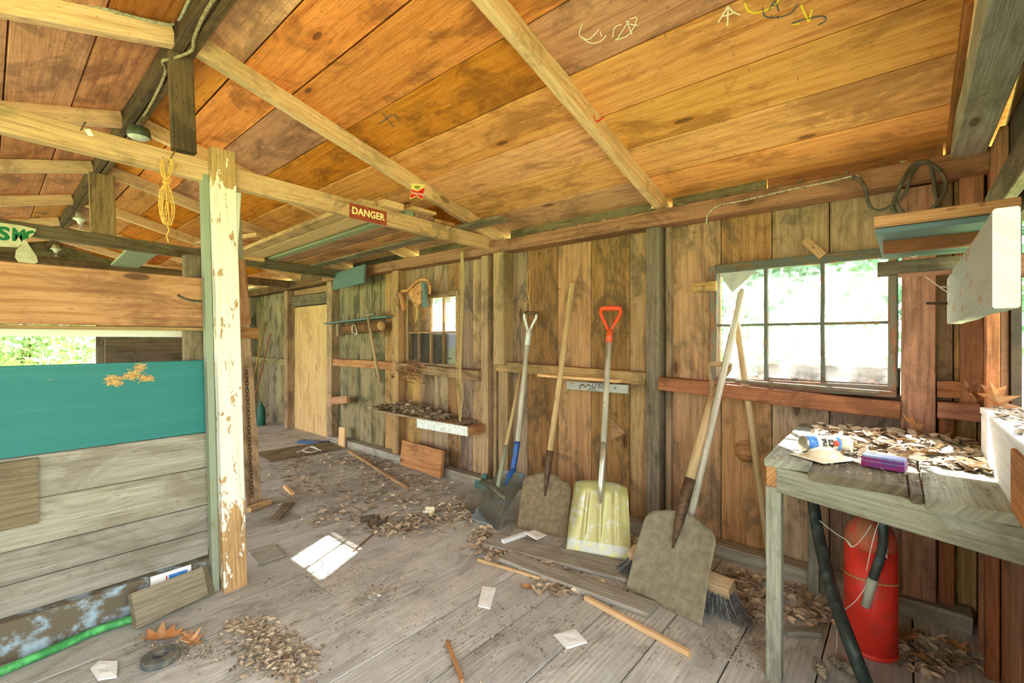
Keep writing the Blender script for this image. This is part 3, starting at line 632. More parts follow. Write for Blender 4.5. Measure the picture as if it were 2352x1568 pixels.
Pb = lambda px, py: at(px, py, Y=RY[2]-.0285)
o_ = Pb(958, 440); ex = (Pb(977, 440)-o_).normalized()
loc = lambda px, py: ((Pb(px, py)-o_).dot(ex), (Pb(px, py)-o_).z)
fB = frame(o_, ex, (0, -1, 0))
bpl = prism('plate', [loc(*q) for q in ((945, 417), (977, 430), (971, 463), (957, 450), (940, 452))], .002, M_byel, fB, bd)
prism('red_print', [loc(*q) for q in ((943, 430), (959, 440), (976, 436), (970, 461), (957, 448), (941, 450))], .001, M_bred, fB @ Matrix.Translation((0, 0, .0017)), bpl)
prism('eagle_print', [loc(*q) for q in ((953, 425), (960, 428), (968, 431), (962, 433), (960, 437), (956, 432), (951, 430))], .001, M_ink, fB @ Matrix.Translation((0, 0, .0017)), bpl)
lettering('Budweiser', .02, M_bwht, fB @ Matrix.Translation((0, -.012, .0026)) @ Matrix.Rotation(-.12, 4, 'Z'), bpl, fit=((Pb(973, 440)-Pb(946, 440)).length, .019))
sg = thing('torn_sign', at(40, 560, Y=4.74), 'torn cream sign with green letters SMO on the far tie beam', 'sign')
Ps = lambda px, py: at(px, py, Y=4.735)
o_ = Ps(30, 560); ex = (Ps(80, 566)-o_).normalized(); fS = frame(o_, ex, (0, -1, 0)); iS = fS.inverted()
l2 = lambda px, py: tuple((iS @ Ps(px, py)).xy)
prism('card', [l2(*q) for q in ((-75, 500), (-75, 557), (0, 566), (42, 568), (50, 560), (58, 550), (66, 548), (76, 540), (84, 526), (50, 518), (0, 511))], .003, M_cream, fS, sg)
prism('torn_flap', [l2(*q) for q in ((52, 552), (58, 551), (72, 572), (84, 590), (87, 602), (80, 606), (42, 602), (34, 592), (36, 575), (50, 563))], .002, M_cream, fS @ Matrix.Translation((0, 0, .02)), sg)
lettering('S', .1, M_signg, frame(Ps(8, 536), ex, (0, -1, 0)) @ Matrix.Translation((0, 0, .002)), sg, fit=((Ps(24, 537)-Ps(-8, 535)).length*.95, .098), bold=.004)
lettering('M', .1, M_signg, frame(Ps(43, 540), ex, (0, -1, 0)) @ Matrix.Translation((0, 0, .002)), sg, fit=((Ps(58, 540)-Ps(28, 540)).length*.98, .092), bold=.004)
pts = [Ps(q, r) for q, r in ((62, 548), (61, 538), (67, 533), (78, 532))]
stroke([(62, 548), (61, 540), (66, 534), (78, 532)], M_signg, .02, f=Ps, parent=sg, up=V((0, 1, 0)))

# ------------------------------------------------------------------ lamps, cables on the ridge
def lamp(px, py, Yv, kind, label):
    p = at(px, py, Y=Yv); t = thing('ceiling_lamp', p, label, 'lamp')
    T = Matrix.Translation((XR+.0, Yv, p.z))
    if kind:
        lathe('shade', [(.052, 0), (.058, .004), (.055, .03), (.05, .055), (.03, .062)], M_green_enamel, T, t); lathe('diffuser', [(.01, -.012), (.04, -.008), (.0535, .0), (.054, .004)], M_porc, T, t)
    else:
        ba = lathe('base', [(.018, -.045), (.02, -.03), (.032, -.012), (.055, 0), (.055, .008), (.04, .016), (.03, .06)], M_porc, T, t)
        lathe('bulb', [(.002, -.10), (.012, -.095), (.016, -.08), (.012, -.06), (.01, -.044)], M_bulb, T, ba, 14)
lamp(304, 312, 3.40, 1, 'round green-rimmed ceiling lamp on the ridge beam')
lamp(187, 505, 5.95, 0, 'white porcelain lamp holder beside the broad king post')
lamp(125, 572, 8.3, 0, 'small far porcelain lamp holder deep under the ridge')
cy = [V((XR-.01+.012*math.sin(i*1.7), 1.3+i*.25, rz-.006)) for i in range(5)]
cy = crv(cy + [V((XR+.012, 2.40, rz-.012)), V((XR-.035, 2.50, rz-.03)), V((XR-.06, 2.56, rz-.03)), V((XR-.02, 2.7, rz-.008)), V((XR, 3.0, rz-.006)), V((XR+.01, 3.33, rz-.006))], 5)
tag(tube('cable', cy, .007, M_cable, seg=8), 'grey sheathed cable stapled under the ridge beam', 'cable')
q = [at(p_, r_, Y=2.43) for p_, r_ in ((150, -3), (200, 8), (300, 37), (370, 54), (398, 56), (408, 45))] + [V((XR-.05, 2.30, rz+.06)), V((XR-.05, 2.0, rz+.1))]
tag(tube('cable', crv(q, 5), .0065, M_wirew, seg=8), 'white cable running along the nearer rafter to the ridge', 'cable')

# ------------------------------------------------------------------ rope hank on the nail
def strands(name, paths, r, mat, label, cat, seg=6):
    t = thing(name, paths[0][0], label, cat)
    for p in paths: tube('strand', crv(p, 5), r, mat, t, seg=seg)
    return t
A = lambda px, py, d=0: at(px, py, Y=2.44-d)
paths = []
for k in range(3):
    o = (k-1)*4.4; d = .004*k
    paths.append([A(386, 372, d), A(372+o*.5, 368, d), A(374+o, 395, d), A(381+o*.5, 418, d), A(372+o, 440, d), A(370+o*.9, 478, d), A(378+o*.5, 514, d), A(388, 500, d), A(382, 440, d), A(383, 418, d), A(391+o, 395, d), A(394+o*.7, 372, d), A(386, 362, d)])
for k in range(2):
    o = (k-.5)*5.0; d = .003*k
    paths.append([A(383, 418, d), A(392+o, 445, d), A(398+o, 485, d), A(390+o, 516, d), A(380+o*.6, 505, d), A(386+o, 450, d), A(383, 418, d)])
paths.append([A(373, 414, .02), A(383, 420, .024), A(394, 415, .02), A(384, 411, .02), A(374, 419, .02), A(393, 422, .02)])
paths.append([A(384, 515), A(388, 530), A(383, 540), A(387, 556)]); paths.append([A(392, 372), A(404, 380), A(412, 378), A(408, 390)])
strands('rope_hank', paths, .0028, M_twine, 'bundled hank of yellow twine on a nail in the tie beam', 'rope')
# twine hanging in front of the small window
A2 = lambda px, py, d=0: at(px, py, X=2.55-d)
paths = []
for k in range(5):
    o = (k-2)*2.1; yb = 1020 if k == 2 else U(930, 985); w_ = U(.6, 1.6)
    paths.append([A2(1061+o*.5, 575, .002*k), A2(1062+o, 640, .002*k), A2(1059+o*w_, 720, .002*k), A2(1057+o*w_, 800, .002*k), A2(1055+o*w_, 860, .002*k), A2(1057+o*1.6, 905, .002*k), A2(1056+o, yb-20, .002*k), A2(1057+o*.7, yb, .002*k)])
strands('hanging_twine', paths, .0034, M_straw2, 'long bunch of straw twine hanging before the small window', 'rope')
A3 = lambda px, py, d=0: at(px, py, X=2.66-d)
strands('cord_loop', [[A3(1214, 690), A3(1211, 650), A3(1213, 624), A3(1216, 625), A3(1217, 655), A3(1214, 690)], [A3(1214, 690, .01), A3(1206, 700, .01), A3(1207, 720, .01), A3(1215, 722, .01), A3(1217, 700, .01), A3(1214, 690, .01)],
        [A3(1214, 690, .012), A3(1205, 705, .02), A3(1203, 740, .02), A3(1208, 760, .02)]], .0028, M_straw, 'thin looped cord hanging above the white shovel grip', 'cord')

# ------------------------------------------------------------------ lumber on the ties
def lum(x0, x1, y0, y1, z, t, mat, label, zz=None, name='lumber_plank'):
    o = plank(name, ((x0[0]+x1[0])/2, y0, z), ((x0[1]+x1[1])/2, y1, zz if zz is not None else z-.045), abs(x1[0]-x0[0]), t, mat, None, seg=6, jit=.003)
    return tag(o, label, 'lumber', 'lumber stored across the tie beams')
T = lambda a: (a, a)
zt = 2.035
zt = 2.034
lum(T(1.48), T(1.585), 2.49, 4.95, zt, .03, M_tie, 'tan plank nearest the white post on the tie beams')
lum(T(1.60), T(1.75), 2.43, 4.95, zt+.008, .042, M_new, 'broad pale plank with a fresh cut end on both tie beams')
lum(T(1.80), T(1.87), 2.49, 4.95, zt, .03, M_greenp, 'narrow pale green strip between stored planks', name='lumber_strip')
lum(T(1.88), T(2.04), 2.49, 5.0, zt, .03, M_red, 'reddish board in the middle of the stored planks')
lum(T(2.05), T(2.24), 2.49, 5.0, zt-.004, .025, M_part, 'wide salmon-coloured board among the stored planks')
lum((2.27, 2.22), (2.39, 2.34), 2.1, 5.0, 2.03, .022, M_greyd, 'dark grey plank jutting forward past the tie beam', zz=1.968)
lum(T(1.83), T(2.02), 2.44, 3.2, zt+.027, .022, M_new, 'rough split board lying on the reddish plank', zz=zt+.012)
lum((1.40, 1.22), (1.43, 1.25), 3.9, 4.82, 2.03, .03, M_new, 'thin pale stick crossing behind the lumber stack', zz=2.06, name='lumber_stick')
b_ = plank('wood_block', (1.58, 4.72, 1.975), (1.76, 4.72, 1.97), .06, .045, M_new, None); tag(b_, 'short pale block under the far lumber planks', 'block')
for i, (px, py, lab) in enumerate(((584, 565, 'upper pale green stick end beside the weathered post'), (584, 578, 'lower pale green stick end beside the weathered post'))):
    p = at(px, py, Y=4.70); tag(plank('painted_stick', (p.x, 4.70, p.z), (p.x-.1, 6.15, p.z-.02), .05, .035, M_greenp, None), lab, 'stick')
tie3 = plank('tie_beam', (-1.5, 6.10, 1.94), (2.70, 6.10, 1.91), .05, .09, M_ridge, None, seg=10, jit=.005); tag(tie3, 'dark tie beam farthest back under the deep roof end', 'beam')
for a, b, w_, mt, lab in ((at(345, 562, Y=4.80), at(285, 612, Y=6.12), .22, M_greenp, 'greenish slanted board lying over the far tie beams'), (at(405, 572, Y=4.80), at(350, 605, Y=6.12), .10, M_roof, 'orange board lying over the far tie beams')):
    tag(plank('stored_board', a, b, w_, .025, mt, None), lab, 'lumber')
blu = plank('blue_board', at(767, 647, X=2.52), at(838, 628, X=2.48), .19, .02, M_blue, None, n=(-1, -.2, .1)); tag(blu, 'blue-green painted board hung from the wall plate', 'board')

# ------------------------------------------------------------------ things on the far part of the long wall
sp = thing('wall_shelf', at(823, 735, X=2.6), 'narrow dark green shelf strip on the far wall', 'shelf')
plank('shelf_strip', at(753, 743, X=2.60), at(897, 727, X=2.60), .10, .018, M_greenp if False else M_blue, sp)
for px in (778, 880): plank('bracket', at(px, 742, X=2.66), at(px, 772, X=2.66), .05, .04, M_stud, sp, n=(-1, 0, 0))
lg = thing('log', at(835, 750, X=2.58), 'short bark log tucked below the green shelf strip', 'log')
la, lb = at(795, 757, X=2.585), at(876, 748, X=2.585)
tube('bark', [la, la.lerp(lb, .3)+V((0, 0, .004)), la.lerp(lb, .7)-V((0, 0, .003)), lb], [.055, .058, .054, .056], M_log, lg, seg=16)
lathe('cut_end', [(.05, 0), (.051, .004), (.01, .006)], M_new, frame(lb, (0, 0, 1), lb-la), lg, 16)
shk = thing('shackle', at(813, 755, X=2.5), 'white metal shackle hanging from the log', 'shackle')
tube('bow', crv([at(p, q, X=2.515) for p, q in ((810, 765), (809, 752), (812, 746), (817, 750), (820, 766), (816, 770))], 5), .006, M_alu, shk, seg=8)
tube('pin', [at(808, 764, X=2.515), at(821, 767, X=2.515)], .006, M_alu, shk, seg=8)
hm = thing('hammer', at(857, 800, X=2.52), 'long handled hammer hooked over the green shelf strip', 'hammer')
tube('handle', [at(846, 727, X=2.55), at(858, 800, X=2.53), at(872, 880, X=2.57)], [.015, .017, .014], M_hand, hm, seg=10)
tube('head', [at(836, 724, X=2.555), at(846, 722, X=2.55), at(860, 721, X=2.545)], [.016, .02, .014], M_rust2, hm, seg=10)
# tattered leather piece on stud
lt = thing('harness_piece', at(955, 680, X=2.6), 'tattered tan leather harness piece hung beside the small window', 'harness')
A4 = lambda px, py, d=0: at(px, py, X=2.59-d)
def sheet(name, cols, mat, parent, th=.006, n=4):   # lofted between pixel columns on the wall
    C = [crv(c, n) for c in cols]; k = min(len(c) for c in C)
    def f(u, v):
        i = u*(len(C)-1); a = min(int(i), len(C)-2); t = i-a; j = v*(k-1); b_ = min(int(j), k-2); s = j-b_
        P1 = C[a][b_].lerp(C[a][b_+1], s); P2 = C[a+1][b_].lerp(C[a+1][b_+1], s); return P1.lerp(P2, t)
    return surf(name, f, (len(C)-1)*3, k-1, th, mat, Matrix.Identity(4), parent)
sheet('leather_flap', [[A4(936, 672, .02), A4(950, 700, .03), A4(946, 705, .01)], [A4(945, 660, .03), A4(955, 685, .05), A4(956, 705, .03)], [A4(957, 652, .04), A4(966, 675, .06), A4(968, 695, .04)], [A4(970, 648, .03), A4(970, 665, .04), A4(972, 686, .02)]], M_leath, lt)
tube('rolled_edge', crv([A4(922, 668, .03), A4(938, 666, .04), A4(950, 652, .05), A4(964, 643, .05), A4(978, 642, .05), A4(986, 648, .05), A4(987, 665, .04), A4(986, 675, .04)], 5), .012, M_leath, lt, seg=8)
plank('wood_side', A4(920, 672, .02), A4(930, 712, .02), .05, .03, M_part, lt, n=(-1, 0, 0)); plank('wood_side', A4(973, 652, .03), A4(976, 705, .03), .05, .03, M_blue, lt, n=(-1, 0, 0))
tube('frayed_strap', crv([A4(955, 690), A4(958, 715), A4(954, 740)], 5), .006, M_straw, lt, seg=6)
# bracket shelf with leaf heap
bs = thing('bracket_shelf', at(1000, 970, X=2.5), 'wall shelf on a white metal bracket under the small window', 'shelf')
a, b, c = at(905, 955, X=2.60), at(1045, 965, X=2.60), None
zsh = .51
plank('shelf_board', (2.57, 2.74, zsh), (2.57, 3.85, zsh), .26, .02, M_stud, bs)
plank('bracket', (2.44, 3.20, zsh-.04), (2.44, 2.57, zsh-.028), .075, .008, M_whm, bs, n=(-1, 0, 0))
plank('bracket_block', (2.70, 2.59, zsh-.03), (2.445, 2.59, zsh-.028), .05, .07, M_part, bs)
# small boards against the wall
o = thing('leaning_board', at(995, 1100, X=2.55), 'square brown board leaning on the wall under the leaf shelf', 'board')
a, b, c, d = V((2.52, 3.62, .0)), V((2.52, 3.0, .0)), None, None
M_ = frame((2.585, 3.28, .205), (0, -1, 0), (-1, 0, .30))
plank('panel', (2.585, 3.62, .122), (2.555, 3.0, .124), .235, .03, M_part, o, n=(-1, 0, .12))
for nm, px, py0, py1, w_, mt, lab in (('small_board', 786, 980, 1028, .12, M_new, 'small pale board propped at the plywood door post'), ('wood_cleat', 780, 908, 925, .0, M_part, '')):
    if nm == 'small_board': tag(plank(nm, at(785, 1028, X=2.58), at(787, 981, X=2.60), w_, .025, mt, None, n=(-1, 0, 0)), lab, 'board')
    else: plank('cleat', at(761, 920, X=2.60), at(800, 917, X=2.60), .08, .04, mt, wall, n=(-1, 0, 0))
# rail pieces with the carved plate
st = plank('wood_strip', at(1240, 861, X=2.60), at(1424, 875, X=2.60), .06, .02, M_new, None, n=(0, 0, 1)); tag(st, 'pale wood strip lying on the wall rail', 'strip')
cp = thing('carved_plate', at(1373, 890, X=2.60), 'pale painted board with carved scroll writing on the wall rail', 'plaque')
ca_, cb_ = at(1303, 884, X=2.607), at(1443, 894, X=2.607)
plank('board', ca_, cb_, .055, .018, M_pale, cp, n=(-1, 0, 0))
wr = lambda px, py: at(px, py, X=2.5955)
for pts in ([(1332, 888), (1338, 882), (1345, 889), (1352, 882), (1358, 890)], [(1350, 895), (1360, 893), (1370, 897)], [(1362, 880), (1361, 889), (1367, 890), (1369, 880)], [(1380, 882), (1374, 883), (1380, 888), (1373, 890)], [(1389, 883), (1383, 884), (1389, 889), (1382, 891)]):
    stroke(pts, M_inkd, .004, f=wr, parent=cp, up=V((1, 0, 0)))
for px in (1332, 1413): lathe('bolt', [(.006, 0), (.006, .003), (.003, .005)], M_steel, frame(wr(px, 891), (0, 1, 0), (-1, 0, 0)), cp, 8)
# turn buttons
for nm, a, b, w_, lab in (('turn_button', (1592, 660), (1645, 656), .055, 'wooden turn button at the side of the six-pane window'), ('turn_button', (1848, 551), (1890, 588), .04, 'wooden turn button tilted above the six-pane window')):
    t = thing(nm, at(*a, X=2.66), lab, 'latch'); p, q = at(*a, X=2.668), at(*b, X=2.668); plank('button', p, q, w_, .02, M_stud, t, n=(-1, 0, 0)); lathe('screw', [(.005, 0), (.005, .003), (.002, .004)], M_steel, frame(p.lerp(q, .5)+V((-.0101, 0, 0)), (0, 1, 0), (-1, 0, 0)), t, 8)
lt_ = plank('window_stick', at(1690, 878, X=2.62)+V((0, 0, .008)), at(2020, 905, X=2.62)+V((0, 0, .008)), .035, .016, M_greyd, None); tag(lt_, 'thin grey stick lying on the window ledge', 'stick')

# ------------------------------------------------------------------ tools
def sframe(BL, BR, top, Z=0, X=2.64):
    bl, br = at(*BL, Z=Z), at(*BR, Z=Z); tp = at(*top, X=X); o = (bl+br)/2
    z = tp-o; L = z.length; z.normalize(); x = br-bl; x = (x-z*x.dot(z)).normalized(); y = z.cross(x)   # y points away from the room
    M = Matrix((x, y, z)).transposed().to_4x4(); M.translation = o
    return M, L, (br-bl).length
def blade(name, M, wb, wt, L, mat, parent, side=.03, round_=.0, ribs=0, curl=.02, top=.05, th=.003):
    def f(u, v):
        s = 2*u-1
        wd = wb+(wt-wb)*v
        if v > 1-round_: wd *= .60+.40*math.sqrt(max(0, 1-((v-1+round_)/round_)**2))
        x = s*wd/2; z = v*L
        z -= (.028 if round_ else .02)*abs(s)**3*max(0, v-.8)/.2
        y = -side*abs(s)**4*min(1, v*2.2) - curl*max(0, v-.86)/.14*(1-.3*abs(s)) - .02*math.exp(-(s/.16)**2)*max(0, v-.45)*1.3
        if ribs: y -= .013*sum(math.exp(-((s-q)/.045)**2) for q in (-.5, 0.001, .5))*min(1, max(0, v-.12)*5)*min(1, max(0, .92-v)*8)
        return (x, y, z)
    return surf(name, f, 36 if ribs else 24, 22, th, mat, M, parent)
def sh(M, pts, r, mat, name, parent, seg=12): return tube(name, [M @ V(p) for p in pts], r, mat, parent, seg)
# golden scoop with orange grip
M, L, wd = sframe((1299, 1268), (1452, 1291), (1404, 708), X=2.66)
g = thing('scoop_shovel', M.translation, 'gold-painted ribbed scoop shovel with an orange grip', 'shovel')
bl = blade('blade', M, wd, wd*.80, .40, M_gold, g, .045, ribs=1, curl=.03); bl.data.materials.append(M_goldw)
for p in bl.data.polygons:
    if p.center.z < .075: p.material_index = 1
sh(M, [(0, -.035, .28), (0, -.036, .38), (0, -.03, .5), (0, -.028, .62)], [.006, .02, .0185, .0185], M_alu, 'socket', g)
sh(M, [(0, -.028, .60), (0, -.026, L-.2)], [.0175, .0175], M_handg, 'shaft', g)
def dgrip(M, L, mat, parent, w_=.06, h=.17, grip=None, yo=-.026, r=.011):
    for s in (-1, 1): sh(M, crv([(0, yo, L-h-.07), (s*.004, yo, L-h-.01), (s*w_*.55, yo, L-h*.62), (s*w_, yo, L-h*.28), (s*w_*.95, yo, L-.012)], 5), [r*1.6]*6+[r]*15, mat, 'grip_arm', parent, 10)
    sh(M, [(-w_*1.08, yo, L-.012), (-w_*.5, yo, L-.010), (w_*.5, yo, L-.010), (w_*1.08, yo, L-.012)], [r*1.25, r*1.5, r*1.5, r*1.25], grip or mat, 'grip_bar', parent, 12)
dgrip(M, L, M_org, g, .062, .17); sh(M, [(0, -.026, L-.245), (0, -.026, L-.16)], [.022, .02], M_org, 'grip_socket', g)
# rusty square shovel with a long ash handle
M, L, wd = sframe((1187, 1214), (1302, 1236), (1316, 650), X=2.69)
g = thing('shovel', M.translation, 'rusty round-shouldered shovel with a plain long ash handle', 'shovel')
blade('blade', M, wd, wd*.98, .36, M_rust, g, .012, round_=.24, curl=.012)
sh(M, [(0, -.02, .22), (0, -.028, .32), (0, -.03, .40), (0, -.03, .50)], [.004, .016, .021, .023], M_rustd, 'socket', g)
sh(M, [(0, -.03, .48), (0, -.02, .8), (0, -.012, L-.02), (0, -.012, L)], [.0195, .019, .0205, .014], M_hand, 'handle', g)
# blue-socketed shovel with white grip: its blade lies out from the wall
O_ = V((2.10, 2.05, .006)); S_ = V((2.43, 2.085, .235)); tp = at(1219, 716, X=2.64)
zax = (S_-O_).normalized(); xax = V((.06, -1, 0)); xax = (xax-zax*xax.dot(zax)).normalized(); yax = zax.cross(xax)
M = Matrix((xax, yax, zax)).transposed().to_4x4(); M.translation = O_
g = thing('shovel', O_, 'grey shovel with a blue socket and white metal grip', 'shovel')
blade('blade', M, .25, .245, (S_-O_).length+.02, M_bluest, g, .03, curl=.03)
hd = (tp-S_).normalized(); s0 = M @ V((0, -.035, .30)); s1 = M @ V((0, -.05, .40))
tube('socket', crv([s0, s1, S_+hd*.06+V((-.02, 0, 0)), S_+hd*.24], 5), [.008]*3+[.018]*4+[.021]*9, M_bluem, g, seg=12)
zz = (tp-(S_+hd*.2)); Lh = zz.length; zz.normalize(); xx = V((.45, -1, 0)); xx = (xx-zz*xx.dot(zz)).normalized()
M = Matrix((xx, zz.cross(xx), zz)).transposed().to_4x4(); M.translation = S_+hd*.2
sh(M, [(0, 0, 0), (0, 0, Lh-.2)], [.0185, .0175], M_handg, 'shaft', g)
dgrip(M, Lh, M_whm, g, .045, .15, M_rustd, 0, .010); sh(M, [(0, 0, Lh-.25), (0, 0, Lh-.13)], [.021, .019], M_whm, 'grip_socket', g)
# spring-tined rake standing before the blue shovel
bl_, br_ = at(1106, 1102, Z=.21), at(1161, 1144, Z=.20); tl_, tr_ = at(1068, 1168, Z=.004), at(1146, 1218, Z=.004)
g = thing('garden_rake', (tl_+tr_)/2, 'spring-tined garden rake with a chipped green handle end', 'rake')
mb = (bl_+br_)/2
tube('head_bar', [bl_, mb+V((0, 0, .012)), br_], [.015, .02, .015], M_rakem, g, seg=10, flat=.5)
for k in range(19):
    u = k/18; p = bl_.lerp(br_, u); q = tl_.lerp(tr_, u); tube('tine', crv([p, p.lerp(q, .5)+V((-.02, -.015, .01)), q+V((-.012, -.01, .03)), q], 3), .0034, M_rakem, g, seg=5)
htop = at(1200, 838, X=2.655); hb_ = mb+V((.012, -.03, .005)); hm_ = hb_.lerp(htop, .32)
tube('handle_end', [hb_, hm_], .0135, M_greenp, g, seg=10); tube('handle', [hb_.lerp(htop, .31), htop], .0125, M_hand, g, seg=10)
gd = thing('green_dustpan', at(1103, 1110, X=2.58), 'dark green plastic piece standing behind the rake', 'dustpan')
prism('pan', [(-.09, 0), (.07, 0), (.07, .16), (.03, .17), (.02, .23), (-.02, .23), (-.03, .17), (-.09, .16)], .012, M_dgrn, frame(at(1103, 1150, X=2.56)+V((0, 0, -.02)), (0, -1, 0), (-1, 0, .25)), gd)
# broad dusty scoop with wooden D handle
M, L, wd = sframe((1438, 1352), (1612, 1440), (1660, 838), X=2.58)
g = thing('scoop_shovel', M.translation, 'broad dusty scoop shovel with a wooden grip by the broom', 'shovel')
blade('blade', M, wd*1.0, wd*.94, .42, M_rust2, g, .025, round_=.24, curl=.015)
sh(M, [(0, -.03, .25), (0, -.035, .37), (0, -.035, .47), (0, -.034, .58)], [.004, .022, .026, .027], M_rustd, 'socket', g)
sh(M, [(0, -.034, .56), (0, -.03, L-.21)], [.0235, .021], M_hand, 'shaft', g)
dgrip(M, L, M_stud, g, .055, .16, M_hand, -.03, .010)
# push broom
he0, he1 = V((2.14, 1.05, .12)), V((2.10, .565, .12))
g = thing('push_broom', (2.13, .8, 0), 'wide push broom with grey bristles behind the scoop', 'broom')
blk_ = plank('broom_block', he0, he1, .075, .05, M_hand, g, n=(-.35, 0, 1))
hb = (he0+he1)/2+V((.02, 0, .01)); ht = at(1705, 664, X=2.655)
tube('handle', [hb, hb.lerp(ht, .5), hb.lerp(ht, .985), ht], [.0165, .0165, .0165, .009], M_handg, g, seg=12)
vs, fs = [], []
ax = (he1-he0).normalized(); ac = V((0, 0, 1)).cross(ax)
for _ in range(2600):
    u = R(); p = he0.lerp(he1, .02+.96*u)+ac*U(-.03, .03); d = V((-.25, 0, -1)); end = .75*max(0, abs(u-.5)-.38)/.12*(1 if u > .5 else -1)
    q = p+V((U(-.05, .02), 0, 0))+ax*(U(-.015, .015)+end*.13); q.z = U(.004, .02); mid = p.lerp(q, .5)+V((0, 0, -.005)); s = (ac*U(-1, 1)+ax*U(-1, 1)).normalized()*.0017; b = len(vs)
    vs += [p-s, p+s, mid+s, mid-s, q+s*.6, q-s*.6]; fs += [(b, b+1, b+2, b+3), (b+3, b+2, b+4, b+5)]
tag(mobj('bristles', vs, fs, M_bris, blk_), kind='stuff')
# plain pole
pa, pb2 = at(1688, 713, X=2.66), at(1772, 1312, X=2.56)
tag(tube('wooden_pole', [pa, pa.lerp(pb2, .5), pb2], [.016, .0165, .017], M_hand, seg=12), 'plain wooden pole leaning across the window by the bench', 'pole')

# ------------------------------------------------------------------ corner: coil of cable, shelf, pale plank
A5 = lambda px, py, d=0: at(px, py, X=2.56-d)
K = lambda pts, d=0: [A5(1950+a/5.057, 330+b/5.057, d+.004*i % .02) for i, (a, b) in enumerate(pts)]
cc = thing('cable_coil', A5(2110, 440), 'coil of old black cable hung from the top plate', 'cable')
tube('cable', crv(K([(40, 380), (120, 420), (190, 520), (215, 660), (260, 750), (340, 780), (440, 750), (540, 690), (650, 580), (710, 400), (770, 290), (860, 215), (960, 240), (1060, 320), (1115, 430), (1110, 560), (1050, 660), (960, 770), (840, 860), (700, 895), (600, 860), (520, 780), (520, 680), (570, 560), (640, 400), (720, 270), (800, 215), (900, 205), (950, 250), (980, 400), (1000, 560), (1040, 700), (1085, 840)]), 4), .0075, M_blk2, cc, seg=8)
tube('cable', crv(K([(940, 240), (1040, 300), (1120, 420), (1110, 560), (1020, 690), (900, 800), (780, 840), (660, 820), (590, 760), (550, 680)], .012), 4), .0075, M_blk2, cc, seg=8)
ww = crv([at(p, q, X=2.582) for p, q in ((1623, 514), (1626, 492), (1650, 472), (1700, 462), (1760, 448), (1830, 432), (1900, 418), (1955, 405), (1975, 404))], 5)
tag(tube('cable', ww, .004, M_wirew, seg=6), 'thin grey wire stapled along the top plate', 'wire')
for i, px in enumerate((1660, 1742, 1787, 1850)):
    p = at(px, 462-(px-1700)*.21, X=2.586); nail(p, (-1, 0, -.3), .02, wall)
su = thing('corner_shelf', (1.8, -.07, 1.5), 'small corner shelf of stacked planks with a teal underside', 'shelf')
plank('top_plank', (1.565, -.20, 1.512), (1.565, .065, 1.512), .022, .03, M_end, su)
plank('shelf_board', (1.82, -.20, 1.488), (1.82, .062, 1.488), .52, .016, M_blue, su)
plank('front_cleat', (1.70, -.20, 1.468), (1.70, .05, 1.468), .025, .045, M_red, su)
plank('lower_board', (2.03, -.20, 1.44), (2.03, .075, 1.44), .02, .05, M_greyd, su); plank('lower_edge', (2.0, -.20, 1.412), (2.0, .02, 1.412), .03, .012, M_red, su)
plank('shelf_board', (1.82, -.20, 1.515), (1.82, .06, 1.515), .50, .022, M_stud, su)
pp = plank('pale_plank', (1.10, -.125, 1.333), (2.22, -.125, 1.333), .165, .032, M_pale, None, n=(0, 1, 0), seg=8, jit=.003); [plank('spacer', (x_, -.14, 1.33), (x_, -.25, 1.33), .04, .04, M_red, pp) for x_ in (1.2, 2.15)]; tag(pp, 'pale peeling plank slung under the corner shelf', 'plank')
for z_, dx in ((1.32, 0), (1.325, .02)): nail((2.18, -.11, z_), (-.25+dx*5, 1, .05), .06, pp)

# ------------------------------------------------------------------ bench
BZ = .785
bn = thing('workbench', (2.1, .1, 0), 'weathered plank workbench under the six-pane window', 'workbench')
F = lambda y: 1.80 + (y-.377)*(1.80-1.583)/(.377+.2)     # x of the skewed front edge
ys = [.377, .235, -.005, -.038, -.235]
for i in range(4):
    a, b = ys[i], ys[i+1]; yc = (a+b)/2; xf = F(yc)+(.01, -.004, .012, -.006)[i]; dz = (0, -.004, -.008, -.002)[i]
    plank('top_plank', (xf, yc, BZ-.014+dz), (2.62, yc+.02, BZ-.014+dz), a-b-.004, .028, (M_bench, M_greyd, M_greyd, M_bench)[i], bn, seg=8, jit=.002)
plank('apron', (F(.33)+.035, .335, BZ-.075), (F(-.3)+.035, -.3, BZ-.075), .088, .035, M_bench, bn, n=(-1, .37, 0))
plank('end_rail', (F(.355)+.012, .352, BZ-.066), (2.62, .352, BZ-.066), .042, .075, M_end, bn)
plank('leg', (1.828, .352, -.0), (1.828, .352, BZ-.105), .048, .045, M_bench, bn, n=(-1, 0, 0), seg=6, jit=.001)
plank('leg', (2.56, .33, -.0), (2.56, .33, BZ-.1), .045, .045, M_bench, bn, n=(-1, 0, 0))
sb = thing('window_ledge', (1.95, YN, .9), 'white painted ledge of the end window opening', 'ledge', kind='structure')
plank('ledge_face', (1.12, -.218, .855), (2.30, -.218, .855), .155, .035, M_wht, sb, n=(0, 1, 0))
plank('ledge_top', (1.12, -.30, .945), (2.33, -.30, .945), .20, .022, M_wht, sb)
plank('ledge_trim', (1.66, -.226, .91), (2.30, -.226, .91), .05, .045, M_wht, sb, n=(0, 1, 0))
plank('end_block', (1.46, -.222, .86), (1.63, -.222, .86), .15, .06, M_end, sb, n=(0, 1, 0))
